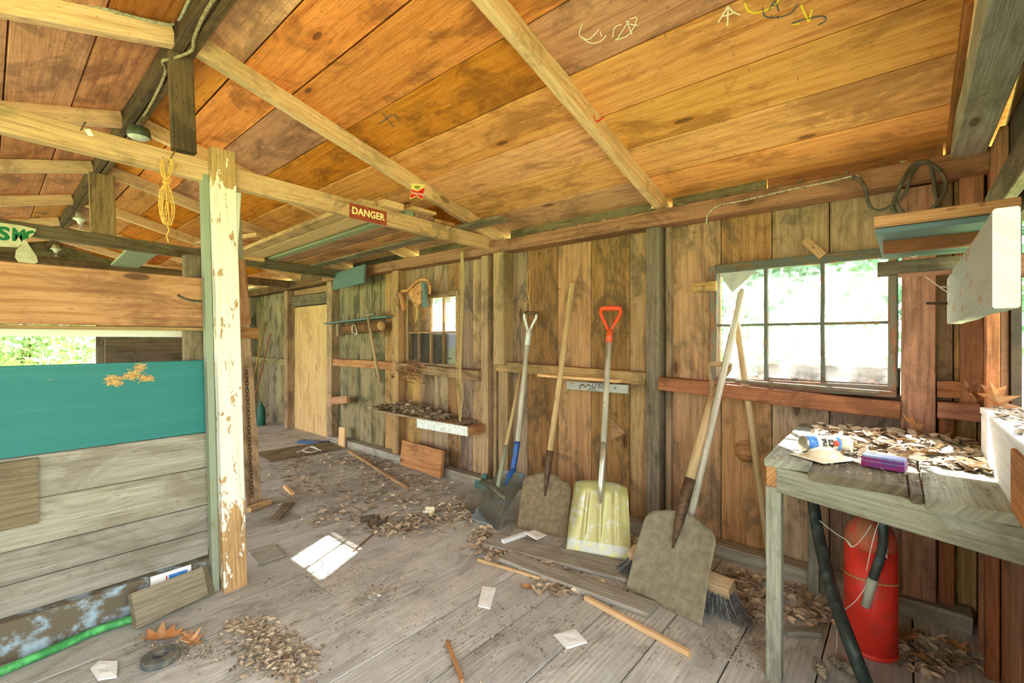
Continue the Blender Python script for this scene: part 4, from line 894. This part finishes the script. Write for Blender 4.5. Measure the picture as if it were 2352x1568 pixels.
# spray can lying on the bench
cn = thing('spray_can', at(1897, 1012, Z=BZ), 'blue and cream spray can lying on the bench', 'can')
c0, c1 = at(1846, 1020, Z=BZ+.028), at(1948, 1020, Z=BZ+.028); c0.z = c1.z = BZ+.031
r_ = .029
fC = frame(c0, c1-c0, (0, 0, 1)); Lc = (c1-c0).length
def ring_part(name, s0, s1, r, mat, prof=None):
    pr = prof or [(r, s0), (r, s1)]
    return lathe(name, pr, mat, fC @ Matrix.Rotation(math.pi/2, 4, 'Y'), cn, 28)
ring_part('body', 0, 0, r_, M_canw, [(r_*.93, 0), (r_, .004), (r_, Lc*.72)]); ring_part('blue_band', 0, 0, r_, M_canb, [(r_*.95, -.0005), (r_+.0004, .003), (r_+.0004, Lc*.22)])
ring_part('blue_band', 0, 0, r_, M_canb, [(r_+.0004, Lc*.66), (r_+.0004, Lc*.73)]); ring_part('cap', 0, 0, r_, M_canw, [(r_*.98, Lc*.73), (r_*.98, Lc*.97), (r_*.9, Lc)])
ring_part('rim', 0, 0, r_, M_alu, [(r_*.9, -.004), (r_*.98, -.003), (r_*1.01, .002), (r_*.97, .005)])
def canbend(co): 
    a = co.x/r_*-1; rr = r_+.0008+co.z
    return V((co.y, rr*math.sin(a), rr*math.cos(a)))
view = V((0, 0, HCAM)) - (c0+c1)/2
rot = math.atan2(-(fC.to_3x3().inverted() @ view).y, (fC.to_3x3().inverted() @ view).z)
for tx, sx, ft in (('SLIP', .50, (.028, .018)), ('SPRAY', .36, (.034, .016))):
    lettering(tx, .02, M_inkd, fC @ Matrix.Translation((Lc*sx, 0, 0)) @ Matrix.Rotation(rot, 4, 'X'), cn, fit=ft, bend=canbend, bold=.0008)
lathe('round_emblem', [(.011, 0), (.011, .0012)], M_canr, fC @ Matrix.Translation((Lc*.61, 0, 0)) @ Matrix.Rotation(rot, 4, 'X') @ Matrix.Translation((0, 0, r_-.0006)), cn, 16)
cpx = thing('can_cap', at(1858, 1030, Z=BZ), 'small dark square cap beside the spray can', 'cap'); plank('cap', at(1846, 1021, Z=BZ+.012), at(1866, 1022, Z=BZ+.012), .03, .024, M_cang, cpx)
# plastic blister shell
bg = at(1893, 1052, Z=BZ)
def fb(u, v):
    x = (u-.5)*.16; y = (v-.5)*.13; r2 = (x/.065)**2+(y/.05)**2
    return (x, y, .004+.034*max(0, 1-r2)**.6+.003*math.sin(u*23)*math.sin(v*19)*max(0, 1-r2))
o = surf('plastic_shell', fb, 20, 16, .0012, M_bag, frame(bg, (.75, -.5, 0), (0, 0, 1)), None); tag(o, 'yellowed clear plastic blister shell on the bench', 'packaging')
pc = thing('purple_case', at(2032, 1065, Z=BZ), 'small purple plastic case on the bench', 'case')
fP = frame(at(2030, 1075, Z=BZ)+V((.01, .0, 0)), at(2075, 1080, Z=BZ)-at(1988, 1065, Z=BZ), (0, 0, 1))
pol = [(-.055, -.022), (-.045, -.03), (.045, -.03), (.055, -.022), (.055, .022), (.045, .03), (-.045, .03), (-.055, .022)]
prism('shell', pol, .030, M_purp, fP @ Matrix.Translation((0, 0, .016)), pc); prism('lid', [(x*.97, y*.97) for x, y in pol], .006, M_purpt, fP @ Matrix.Translation((0, 0, .034)), pc); prism('seam', [(x*1.01, y*1.01) for x, y in pol], .002, M_purpt, fP @ Matrix.Translation((0, 0, .02)), pc)

# ------------------------------------------------------------------ fire extinguisher, pipe
ex = thing('fire_extinguisher', (2.24, .105, 0), 'old red fire extinguisher with a black hose under the bench', 'extinguisher')
T0 = Matrix.Translation((2.245, .105, .012))
cyl_ = lathe('cylinder', [(.07, 0), (.084, .006), (.084, .39)], M_redm, T0, ex, 32); lathe('dusty_shoulder', [(.084, .388), (.082, .42), (.07, .46), (.045, .485), (.02, .495)], M_redd, T0, ex, 32)
lathe('foot_ring', [(.080, -.012), (.086, -.010), (.086, .004)], M_redm, T0, ex, 32); lathe('valve', [(.018, .49), (.018, .53), (.03, .54), (.03, .55)], M_steel, T0, ex, 16)
hz = lambda px, py: at(px, py, Y=None, X=2.14) if False else (lambda v: v)(at(px, py, X=2.15))
hp = crv([T0 @ V((0, 0, .53)), hz(2010, 1165)+V((.03, 0, 0)), hz(2026, 1200), hz(2029, 1240), hz(2022, 1280), hz(2008, 1318), hz(2003, 1335)], 5)
hos_ = tube('hose', hp, .0155, M_blk, ex, seg=12); tube('nozzle', [hz(2005, 1328), hz(1999, 1350), hz(1998, 1352), hz(1988, 1392)], [.0165, .0165, .0155, .0145], plain('grey_nozzle', (176, 180, 160), .5), hos_, seg=14)
torus('band', T0 @ Matrix.Translation((0, 0, .27)) @ Matrix.Rotation(.12, 4, 'Y'), .0875, .0865, .003, M_straw, cyl_, 28, 6)
lettering('TESTED TO 400 PSI  FLEXITE 6AST', .011, M_paper, frame(hz(2031, 1235)+V((-.006, -.006, 0)), V((-.02, 0, -1)), (-1, -.5, 0)), hos_, fit=(.14, .007))
tag(tube('black_pipe', crv([at(1866, 1140, X=2.35), at(1880, 1230, X=2.25), at(1912, 1360, X=2.1), at(1950, 1470, X=1.95), at(1990, 1572, Z=.03)], 6), .0225, M_blk, seg=14), 'thick black rubber pipe leaning under the bench', 'pipe')

# ------------------------------------------------------------------ floor things
tb = thing('threshold_plank', at(1330, 1320, Z=0), 'long weathered plank lying along the tool row', 'plank')
plank('board', at(1160, 1278, Z=.012), at(1500, 1400, Z=.012), .11, .022, M_grey, tb, seg=10, jit=.005)
fb2 = plank('floor_plank', at(1120, 1240, Z=.01)+V((.02, 0, 0)), at(1470, 1345, Z=.01)+V((.1, 0, 0)), .17, .018, M_grey, None, seg=8, jit=.004); tag(fb2, 'flat board under the shovel blades beside the wall', 'plank')
for nm, a, b, r, mt, lab in (('stick', (1098, 1285), (1240, 1328), .007, M_new, 'thin pale stick beside the long weathered plank'), ('stick', (1345, 1372), (1585, 1502), .011, M_new, 'long square stick in front of the broad scoop'),
        ('stick', (1028, 1474), (1062, 1563), .0075, M_part, 'short brown dowel on the open floor'), ('stick', (800, 1035), (935, 1120), .012, M_stud, 'long stick lying by the leaning brown board'), ('stick', (812, 1265), (862, 1222), .004, M_log, 'thin dark twig near the sunlit patch')):
    tag(plank(nm, at(*a, Z=r), at(*b, Z=r), r*2, r*2, mt, None), lab, 'stick')
ww_ = plank('wood_offcut', at(1155, 1243, Z=.028), at(1205, 1226, Z=.028), .03, .02, M_wht, None); tag(ww_, 'short white slat beside the rusty shovel', 'slat')
for nm, q, lab in (('paper', ((1108, 1347), (1139, 1352), (1126, 1398), (1097, 1392)), 'folded white paper slip on the open floor'), ('paper', ((1272, 1458), (1322, 1444), (1349, 1475), (1301, 1490)), 'square white paper near the bottom centre of the floor'),
        ('paper', ((1204, 1240), (1228, 1233), (1255, 1245), (1233, 1256)), 'cream card lying on the board before the rusty shovel'), ('paper', ((207, 1535), (228, 1518), (270, 1520), (268, 1555), (225, 1562)), 'crumpled white paper near the green hose'),
        ('paper', ((680, 1030), (700, 1022), (735, 1026), (720, 1036)), 'pale scrap lying near the plywood door')):
    vs = [at(*p, Z=.004) for p in q]; c = sum(vs, V())/len(vs); n_ = len(vs)
    top = [p+V((0, 0, U(0, .006))) for p in vs]; z0 = .042 if 'cream' in lab else 0
    ring = [p+V((0, 0, z0)) for p in top]; inn = [p.lerp(c, .5)+V((0, 0, z0+U(.001, .006))) for p in top]; low = [p+V((0, 0, z0-.002)) for p in vs]
    V_ = ring+inn+[c+V((0, 0, z0+.003))]+low
    Fs = [(i, (i+1) % n_, n_+(i+1) % n_, n_+i) for i in range(n_)]+[(n_+i, n_+(i+1) % n_, 2*n_) for i in range(n_)]+[(2*n_+1+i, 2*n_+1+(i+1) % n_, (i+1) % n_, i) for i in range(n_)]
    tag(mobj(nm, V_, Fs, M_paper), lab, 'paper')
# beveled wood block, card behind it, hose
wbk = thing('wood_block', at(400, 1375, Z=0), 'chamfered weathered beam offcut at the foot of the partition', 'block')
a, b = at(318, 1432, Z=.06), at(500, 1358, Z=.06); ax = (b-a)
Mw = frame(at(318, 1437, Z=0).lerp(at(503, 1357, Z=0), .5)+V((-.02, .0, .068)), at(503, 1357, Z=0)-at(318, 1437, Z=0), (0, -1, .5))
Lw = (at(503, 1357, Z=0)-at(318, 1437, Z=0)).length
vs = [(-Lw/2, -.07, -.022), (Lw/2, -.07, -.022), (Lw/2, .07, -.022), (-Lw/2, .07, -.022), (-Lw/2, -.07, .022), (Lw/2-.045, -.055, .022), (Lw/2-.045, .07, .022), (-Lw/2, .07, .022)]
mobj('block', vs, [(0, 3, 2, 1), (4, 5, 6, 7), (0, 1, 5, 4), (1, 2, 6, 5), (2, 3, 7, 6), (3, 0, 4, 7)], M_offc, wbk, Mw)
cd = thing('printed_card', at(372, 1340, Y=2.5), 'white card with blue print behind the beam offcut', 'card')
fK = frame(V((.545, 2.504, .125)), (1, 0, 0), (0, -1, .05))
prism('card', [(-.075, -.05), (.075, -.05), (.075, .03), (-.075, .03)], .002, M_paper, fK, cd); prism('blue_print', [(-.01, -.012), (.06, -.012), (.06, .015), (-.01, .015)], .001, M_canb, fK @ Matrix.Translation((0, 0, .0016)), cd); prism('red_print', [(-.02, -.02), (-.015, -.02), (-.015, .015), (-.02, .015)], .001, M_canr, fK @ Matrix.Translation((0, 0, .0016)), cd)
hs = crv([at(-60, 1565, Z=.02), at(0, 1542, Z=.02), at(100, 1500, Z=.02), at(220, 1448, Z=.02), at(305, 1420, Z=.02), at(350, 1400, Z=.02)], 6)
tag(tube('garden_hose', hs, .0155, M_grn, seg=12), 'bright green garden hose along the partition foot', 'hose')
# rubber ring
rr = lathe('rubber_ring', [(.022, 0), (.058, 0), (.06, .004), (.06, .020), (.056, .023), (.024, .023), (.022, .020), (.022, 0.001)], M_rubber, Matrix.Translation(at(368, 1516, Z=.001)), None, 28, False)
tag(rr, 'dark rubber ring lying on the floor by the hose', 'ring')
cl = thing('crumpled_can', at(860, 1365, Z=0), 'crumpled foil ball on the middle of the floor', 'foil')
bm = bmesh.new(); bmesh.ops.create_icosphere(bm, subdivisions=3, radius=.032)
for v in bm.verts: v.co *= .75+.5*mnoise.noise(v.co*60); v.co.z *= .7
me = bpy.data.meshes.new('foil'); bm.to_mesh(me); bm.free(); me.materials.append(M_alu); place(bpy.data.objects.new('foil', me), Matrix.Translation(at(860, 1365, Z=.02)), cl)
# scraps: curled bark, cup shard, grey panel, block at post
def curl(name, px, py, L_, r, mat, lab, cat, rz_=0, sweep=4.0):
    f = lambda u, v: (L_*(u-.5), r*math.sin((v-.5)*sweep), r-r*math.cos((v-.5)*sweep)*1)
    tag(surf(name, f, 4, 10, .002, mat, Matrix.Translation(at(px, py, Z=.003)) @ Matrix.Rotation(rz_, 4, 'Z'), None), lab, cat)
curl('bark_curl', 868, 1205, .13, .035, M_greyd, 'curled grey bark piece in the leaves', 'bark', .4, 3.6)
curl('bark_curl', 845, 1196, .09, .03, M_greyd, 'second smaller bark curl in the leaves', 'bark', -.5, 3)
curl('cup_shard', 985, 1178, .07, .04, M_bag, 'pale broken cup shard among the leaves', 'shard', -.9, 2.6)
for nm, a, b, w_, t_, mt, lab in (('wood_scrap', (630, 1195), (665, 1155), .07, .012, M_greyd, 'flat grey scrap board behind the white post'), ('wood_scrap', (570, 1170), (618, 1152), .05, .03, M_tie, 'pale wood scrap at the foot of the chained post'),
        ('wood_scrap', (580, 1280), (640, 1262), .2, .012, M_grey, 'flat weathered panel beside the white post'), ('wood_scrap', (655, 1117), (672, 1133), .03, .02, M_new, 'small pale stick end past the chained post'),
        ('wood_scrap', (1800, 1448), (1880, 1452), .05, .02, M_bench, 'flat grey offcut beside the bench leg'), ('wood_scrap', (690, 1012), (748, 1016), .12, .02, M_bluem, 'blue flat box lying before the plywood door')):
    tag(plank(nm, at(*a, Z=t_/2+.002), at(*b, Z=t_/2+.002), w_, t_, mt, None), lab, 'scrap')
fl = plank('floor_sheet', at(600, 1050, Z=.012), at(765, 1022, Z=.012), .42, .02, M_greyd, None, seg=4, jit=.01); tag(fl, 'dark flat board lying on the far floor', 'board')
rm = crv([at(p, q, Z=.012) for p, q in ((640, 1126), (660, 1112), (700, 1118), (720, 1100))], 5)
tag(tube('old_rope', crv([at(p, q, Z=.015) for p, q in ((682, 1040), (700, 1034), (715, 1026), (730, 1034), (712, 1040), (695, 1035), (712, 1028), (738, 1036))], 5), .012, M_paper, seg=8), 'pale rope tangle before the plywood door', 'rope')
for i, (a, b, X_, lab) in enumerate((((590, 890), (622, 765), 2.6, 'thin brown rod leaning in the far corner'), ((585, 860), (610, 740), 2.55, 'pale lath leaning in the far corner'))):
    p = at(*b, X=X_); q = at(*a, X=X_-.1); d = (q-p).normalized(); q = p+d*(p.z/-d.z); tag(tube('leaning_rod', [q, p], .012, M_red if i == 0 else M_stud, seg=8), lab, 'rod')
tag(lathe('green_bottle', [(.05, 0), (.055, .01), (.055, .2), (.04, .26), (.015, .29), (.015, .33)], M_dgrn, Matrix.Translation(at(600, 965, X=2.5).xy.to_3d()), None, 16), 'dark green bottle in the far corner', 'bottle')
for i, (px, py, rz_) in enumerate(((1885, 1535, .4), (1938, 1528, 1.2))):
    t = thing('pine_cone', at(px, py, Z=.02), ('long pine cone lying flat beside the bench leg', 'pine cone lying upright beside the black pipe')[i], 'pine cone', 'pine cones under the bench')
    Mc = Matrix.Translation(at(px, py, Z=.022)) @ Matrix.Rotation(rz_, 4, 'Z') @ Matrix.Rotation(math.pi/2, 4, 'Y')
    lathe('core', [(.006, -.05), (.014, -.03), (.014, .02), (.006, .05)], M_cone, Mc, t, 8)
    vs, fs = [], []
    for k in range(60):
        z = -.048+.096*k/60; an = k*2.4; r = .022*math.sin(math.pi*(.12+.8*k/60)); c, s = math.cos(an), math.sin(an); b = len(vs)
        vs += [(.006*c-.006*s, .006*s+.006*c, z), (.006*c+.006*s, .006*s-.006*c, z), (r*c+.006*s, r*s-.006*c, z+.008), (r*c-.006*s, r*s+.006*c, z+.008)]; fs.append((b, b+1, b+2, b+3))
    tag(mobj('scales', vs, fs, M_cone, t, Mc), kind='stuff')

# ------------------------------------------------------------------ leaves
LOB = [(0, -.5), (.03, -.32), (.16, -.36), (.10, -.2), (.30, -.16), (.16, -.02), (.36, .10), (.15, .16), (.22, .36), (.06, .32), (0, .5)]
OUT = LOB + [(-x, y) for x, y in LOB[-2:0:-1]]
def leafgeo(sz, curlv, k=1):
    vs = [V((x*sz, y*sz, curlv*sz*(4*x*x+1.2*y*y)+U(-.03, .03)*sz)) for x, y in OUT]
    mid = [V((0, y*sz, 0)) for y in (-.3, -.1, .1, .3)]
    n_ = len(vs); V_ = vs+mid; fs = []
    def near(y): return n_+min(range(4), key=lambda i: abs(mid[i].y-y))
    for i in range(n_):
        j = (i+1) % n_; a, b = near(vs[i].y), near(vs[j].y)
        fs.append((i, j, b)); 
        if a != b: fs.append((i, b, a))
    return V_, fs
def leaf(p, sz, mat, lab, rz_, tilt=.15, z=0):
    V_, fs = leafgeo(sz, U(.2, .45))
    M = Matrix.Translation(V(p)+V((0, 0, .006+z))) @ Matrix.Rotation(rz_, 4, 'Z') @ Matrix.Rotation(tilt, 4, 'X')
    return tag(mobj('oak_leaf', V_, fs, mat, None, M), lab, 'leaf', 'single dry oak leaves')
leaf(at(375, 1468, Z=0), .17, M_leafo, 'orange oak leaf beside the rubber ring', 1.2)
leaf(at(440, 1475, Z=0), .12, M_leaf, 'pale oak leaf right of the orange leaf by the ring', .3)
leaf(at(1212, 1352, Z=0), .09, M_leaf, 'oak leaf near the folded paper slip', .8)
leaf(at(2080, 1465, Z=0), .13, M_leaf, 'large brown oak leaf behind the extinguisher foot', 1.6)
leaf(at(2195, 1490, Z=0), .12, M_leaf, 'brown oak leaf in the corner under the bench', 2.4)
leaf(at(2130, 1520, Z=0), .11, M_leaf, 'oak leaf lying in front of the extinguisher', .2)
leaf(at(1150, 1205, Z=0), .1, M_leafo, 'orange oak leaf under the rake tines', 2.2)
leaf(at(2290, 925, X=2.30), .16, M_leafo, 'large orange oak leaf standing on the white ledge', 1.0, 1.0)
leaf(at(2245, 925, X=2.42), .18, M_leaf, 'brown oak leaf at the corner of the white ledge', -.6, .9)
leaf(V((2.57, -.03, BZ+.03)), .16, M_leafo, 'orange oak leaf propped at the red stud on the bench', .4, .8)
leaf(at(2010, 1000, Z=BZ), .12, M_leaf, 'curled oak leaf behind the spray can on the bench', 1.9, .3)
leaf(at(2060, 1018, Z=BZ), .11, M_leaf, 'oak leaf in the middle of the bench heap', .9, .2)
leaf(at(2190, 1010, Z=BZ), .10, M_leafo, 'small orange leaf by the white ledge face', .1, .4)
leaf(at(2120, 1045, Z=BZ), .13, M_leaf, 'brown oak leaf right of the purple case', 1.1, .2)
def scatter(name, n, fn, size, mat, label, cat='leaves', simple=True, parent=None):
    vs, fs = [], []
    for _ in range(n):
        p, nrm = fn(); sz = size*U(.5, 1.3); M = Matrix.Rotation(U(0, 6.28), 3, 'Z') @ Matrix.Rotation(U(-.5, .5), 3, 'X') @ Matrix.Rotation(U(-.5, .5), 3, 'Y')
        b = len(vs); c = U(.1, .5); k = U(.35, .6)
        loc_ = [(-.5, 0, c*.1), (-.2, k*.5, c*.25), (.2, k*.45, c*.25), (.5, 0, c*.1), (.2, -k*.5, c*.25), (-.2, -k*.45, c*.25), (-.2, 0, 0), (.2, 0, 0)]
        vs += [p+M @ V(q)*sz+V((0, 0, .12*sz)) for q in loc_]
        fs += [tuple(b+i for i in f) for f in ((0, 6, 1), (1, 6, 7, 2), (2, 7, 3), (3, 7, 4), (4, 7, 6, 5), (5, 6, 0))]
    return tag(mobj(name, vs, fs, mat, parent), label, cat, kind='stuff')
def zone(lst, Z=0, spread=.5):
    def f():
        px, py, sx, sy = random.choice(lst); return at(random.gauss(px, sx*spread), max(random.gauss(py, sy*spread), 900), Z=Z), None
    return f
scatter('leaf_litter', 1900, zone([(1000, 1180, 90, 30), (920, 1150, 120, 30), (900, 1215, 90, 20), (960, 1200, 60, 20), (820, 1130, 130, 40), (1060, 1170, 40, 40), (860, 1085, 80, 25), (960, 1110, 90, 25), (770, 1180, 90, 40), (1110, 1240, 30, 30), (1150, 1270, 60, 25), (1250, 1300, 50, 20), (1290, 1350, 60, 20), (900, 1060, 60, 20), (700, 1100, 70, 30), (800, 1060, 80, 15), (680, 1060, 60, 20)]), .045, M_litter, 'dry leaf litter strewn over the middle floor')
scatter('leaf_litter', 900, zone([(1720, 1360, 60, 40), (1690, 1330, 60, 20), (1800, 1400, 90, 30), (1740, 1400, 60, 30), (1830, 1360, 60, 20), (2100, 1480, 80, 30), (2170, 1520, 80, 30), (2060, 1500, 60, 20), (1860, 1410, 60, 20), (1480, 1245, 30, 12)]), .045, M_litter, 'dry leaf litter along the wall under the bench')
scatter('leaf_litter', 420, zone([(600, 1450, 60, 30), (620, 1500, 90, 40), (660, 1530, 80, 40), (560, 1440, 50, 20)]), .03, M_litter, 'heap of crumbled leaves at the front of the floor')
scatter('floor_debris', 7000, zone([(640, 1510, 90, 45), (600, 1470, 70, 40), (1000, 1190, 170, 50), (800, 1150, 200, 60), (1150, 1230, 70, 50), (760, 1330, 200, 60), (900, 1400, 300, 110), (1200, 1450, 300, 100), (420, 1490, 120, 40), (1280, 1340, 60, 30), (1420, 1340, 80, 40), (1700, 1480, 120, 50)]), .011, M_crumb, 'fine crumbled bark and leaf debris on the floor', 'debris')
scatter('floor_debris', 700, zone([(640, 1510, 70, 30), (620, 1480, 60, 30), (680, 1540, 60, 20)]), .02, M_crumb, 'flaky bark debris heap at the front of the floor', 'debris')
def bz():
    y_ = U(-.2, .30); x_ = U(2.0, 2.58); return V((x_, y_, BZ+U(0, .025)*(x_-1.9))), None
scatter('bench_leaves', 420, bz, .055, M_litter, 'bright heap of dry leaves on the back of the bench')
scatter('bench_leaves', 500, lambda: (V((U(1.72, 2.4), U(-.2, .35), BZ)), None), .012, M_crumb, 'fine leaf crumbs across the bench top', 'debris')
scatter('ledge_leaves', 160, lambda: (V((U(1.5, 2.32), U(-.33, -.21), .957)), None), .035, M_litter, 'dry leaves lying on the white ledge')
scatter('shelf_leaves', 420, lambda: ((lambda y_: V((U(2.42, 2.66), y_, zsh+.012+U(0, .09)*math.exp(-((y_-3.5)/.3)**2))))(U(2.95, 3.95)), None), .07, M_litter, 'heap of dry leaves on the bracket shelf')
scatter('rail_leaves', 130, lambda: (at(random.gauss(945, 16), random.gauss(852, 13), X=2.57), None), .055, M_leaf, 'leaf nest spilling over the rail below the small window')
scatter('sill_leaves', 60, lambda: (V((2.745, U(.08, .78), .965+U(0, .03))), None), .06, M_leaf, 'dry leaves trapped outside the six-pane window')
scatter('plate_leaves', 130, lambda: (V((U(2.6, 2.68), U(.0, 2.4), 1.962)), None), .05, M_litter, 'dry leaves tucked on the top plate')

# cobwebs
for lab, segs in (('torn cobweb strands between the extinguisher and the black pipe', [[(1882, 1195), (1920, 1225), (1945, 1240), (1960, 1255), (1985, 1230), (2001, 1205)], [(1946, 1242), (1955, 1256), (1968, 1250)], [(1918, 1430), (1935, 1405), (1965, 1380), (1990, 1345)], [(1918, 1430), (1923, 1440), (1921, 1500)], [(2018, 1200), (2005, 1240), (1990, 1310)]]),
                  ('cobweb threads under the corner shelf', [[(2080, 600), (2160, 660), (2210, 690)], [(2120, 600), (2150, 632)], [(2160, 658), (2215, 662)], [(2085, 580), (2095, 590), (2110, 585)]])):
    Xw = 2.12 if 'pipe' in lab else 2.05
    t = thing('cobweb', at(*segs[0][0], X=Xw), lab, 'cobweb')
    for sgm in segs: tube('thread', crv([at(a, b, X=Xw) for a, b in sgm], 3), .0016, M_web, t, seg=5)
# ------------------------------------------------------------------ outside
def tree(x, y, h, r, label, n=1500, mt=None, ls=1.0):
    t = thing('tree', (x, y, -.12), label, 'tree', 'trees outside the shed')
    tube('trunk', [(x, y, -.12), (x+.1, y, h*.5), (x, y+.1, h)], [.16, .12, .04], M_bark, t, seg=8)
    vs, fs = [], []
    cs = [(U(-r, r)*.7, U(-r, r)*.7, h*U(.25, 1.1), r*U(.35, .6)) for _ in range(12)]
    for _ in range(n):
        cx_, cy_, cz_, cr = random.choice(cs); d = V((random.gauss(0, 1), random.gauss(0, 1), random.gauss(0, 1))).normalized()
        p = V((x+cx_, y+cy_, cz_))+d*cr*U(.75, 1); s = V((random.gauss(0, 1), random.gauss(0, 1), random.gauss(0, 1))).normalized()*U(.06, .13)*ls; u = d.cross(s)*U(.5, .9); b = len(vs)
        vs += [p-s, p+u, p+s, p-u]; fs.append((b, b+1, b+2, b+3))
    tag(mobj('foliage', vs, fs, mt or M_tree, t), kind='stuff')
for i, (x_, y_, h_, r_2, lb) in enumerate(((9.5, 2.0, 3.2, 1.6, 'green tree seen through the middle panes of the window'), (12, 4.6, 4.0, 2.2, 'leafy tree seen through the upper left window panes'), (11, -1.0, 3.5, 1.8, 'tree outside past the right window panes'), (10, 11.5, 4, 2.2, 'tree outside past the small window'), (.4, 12.6, 2.0, 1.5, 'leafy shrub tree seen through the far window hole'), (3.4, 14.5, 2.4, 1.4, 'second shrub tree beyond the far window hole'))):
    tree(x_, y_, h_, r_2, lb, 9000 if i > 3 else 2500, M_tree2 if i > 3 else None, .55 if i > 3 else 1)
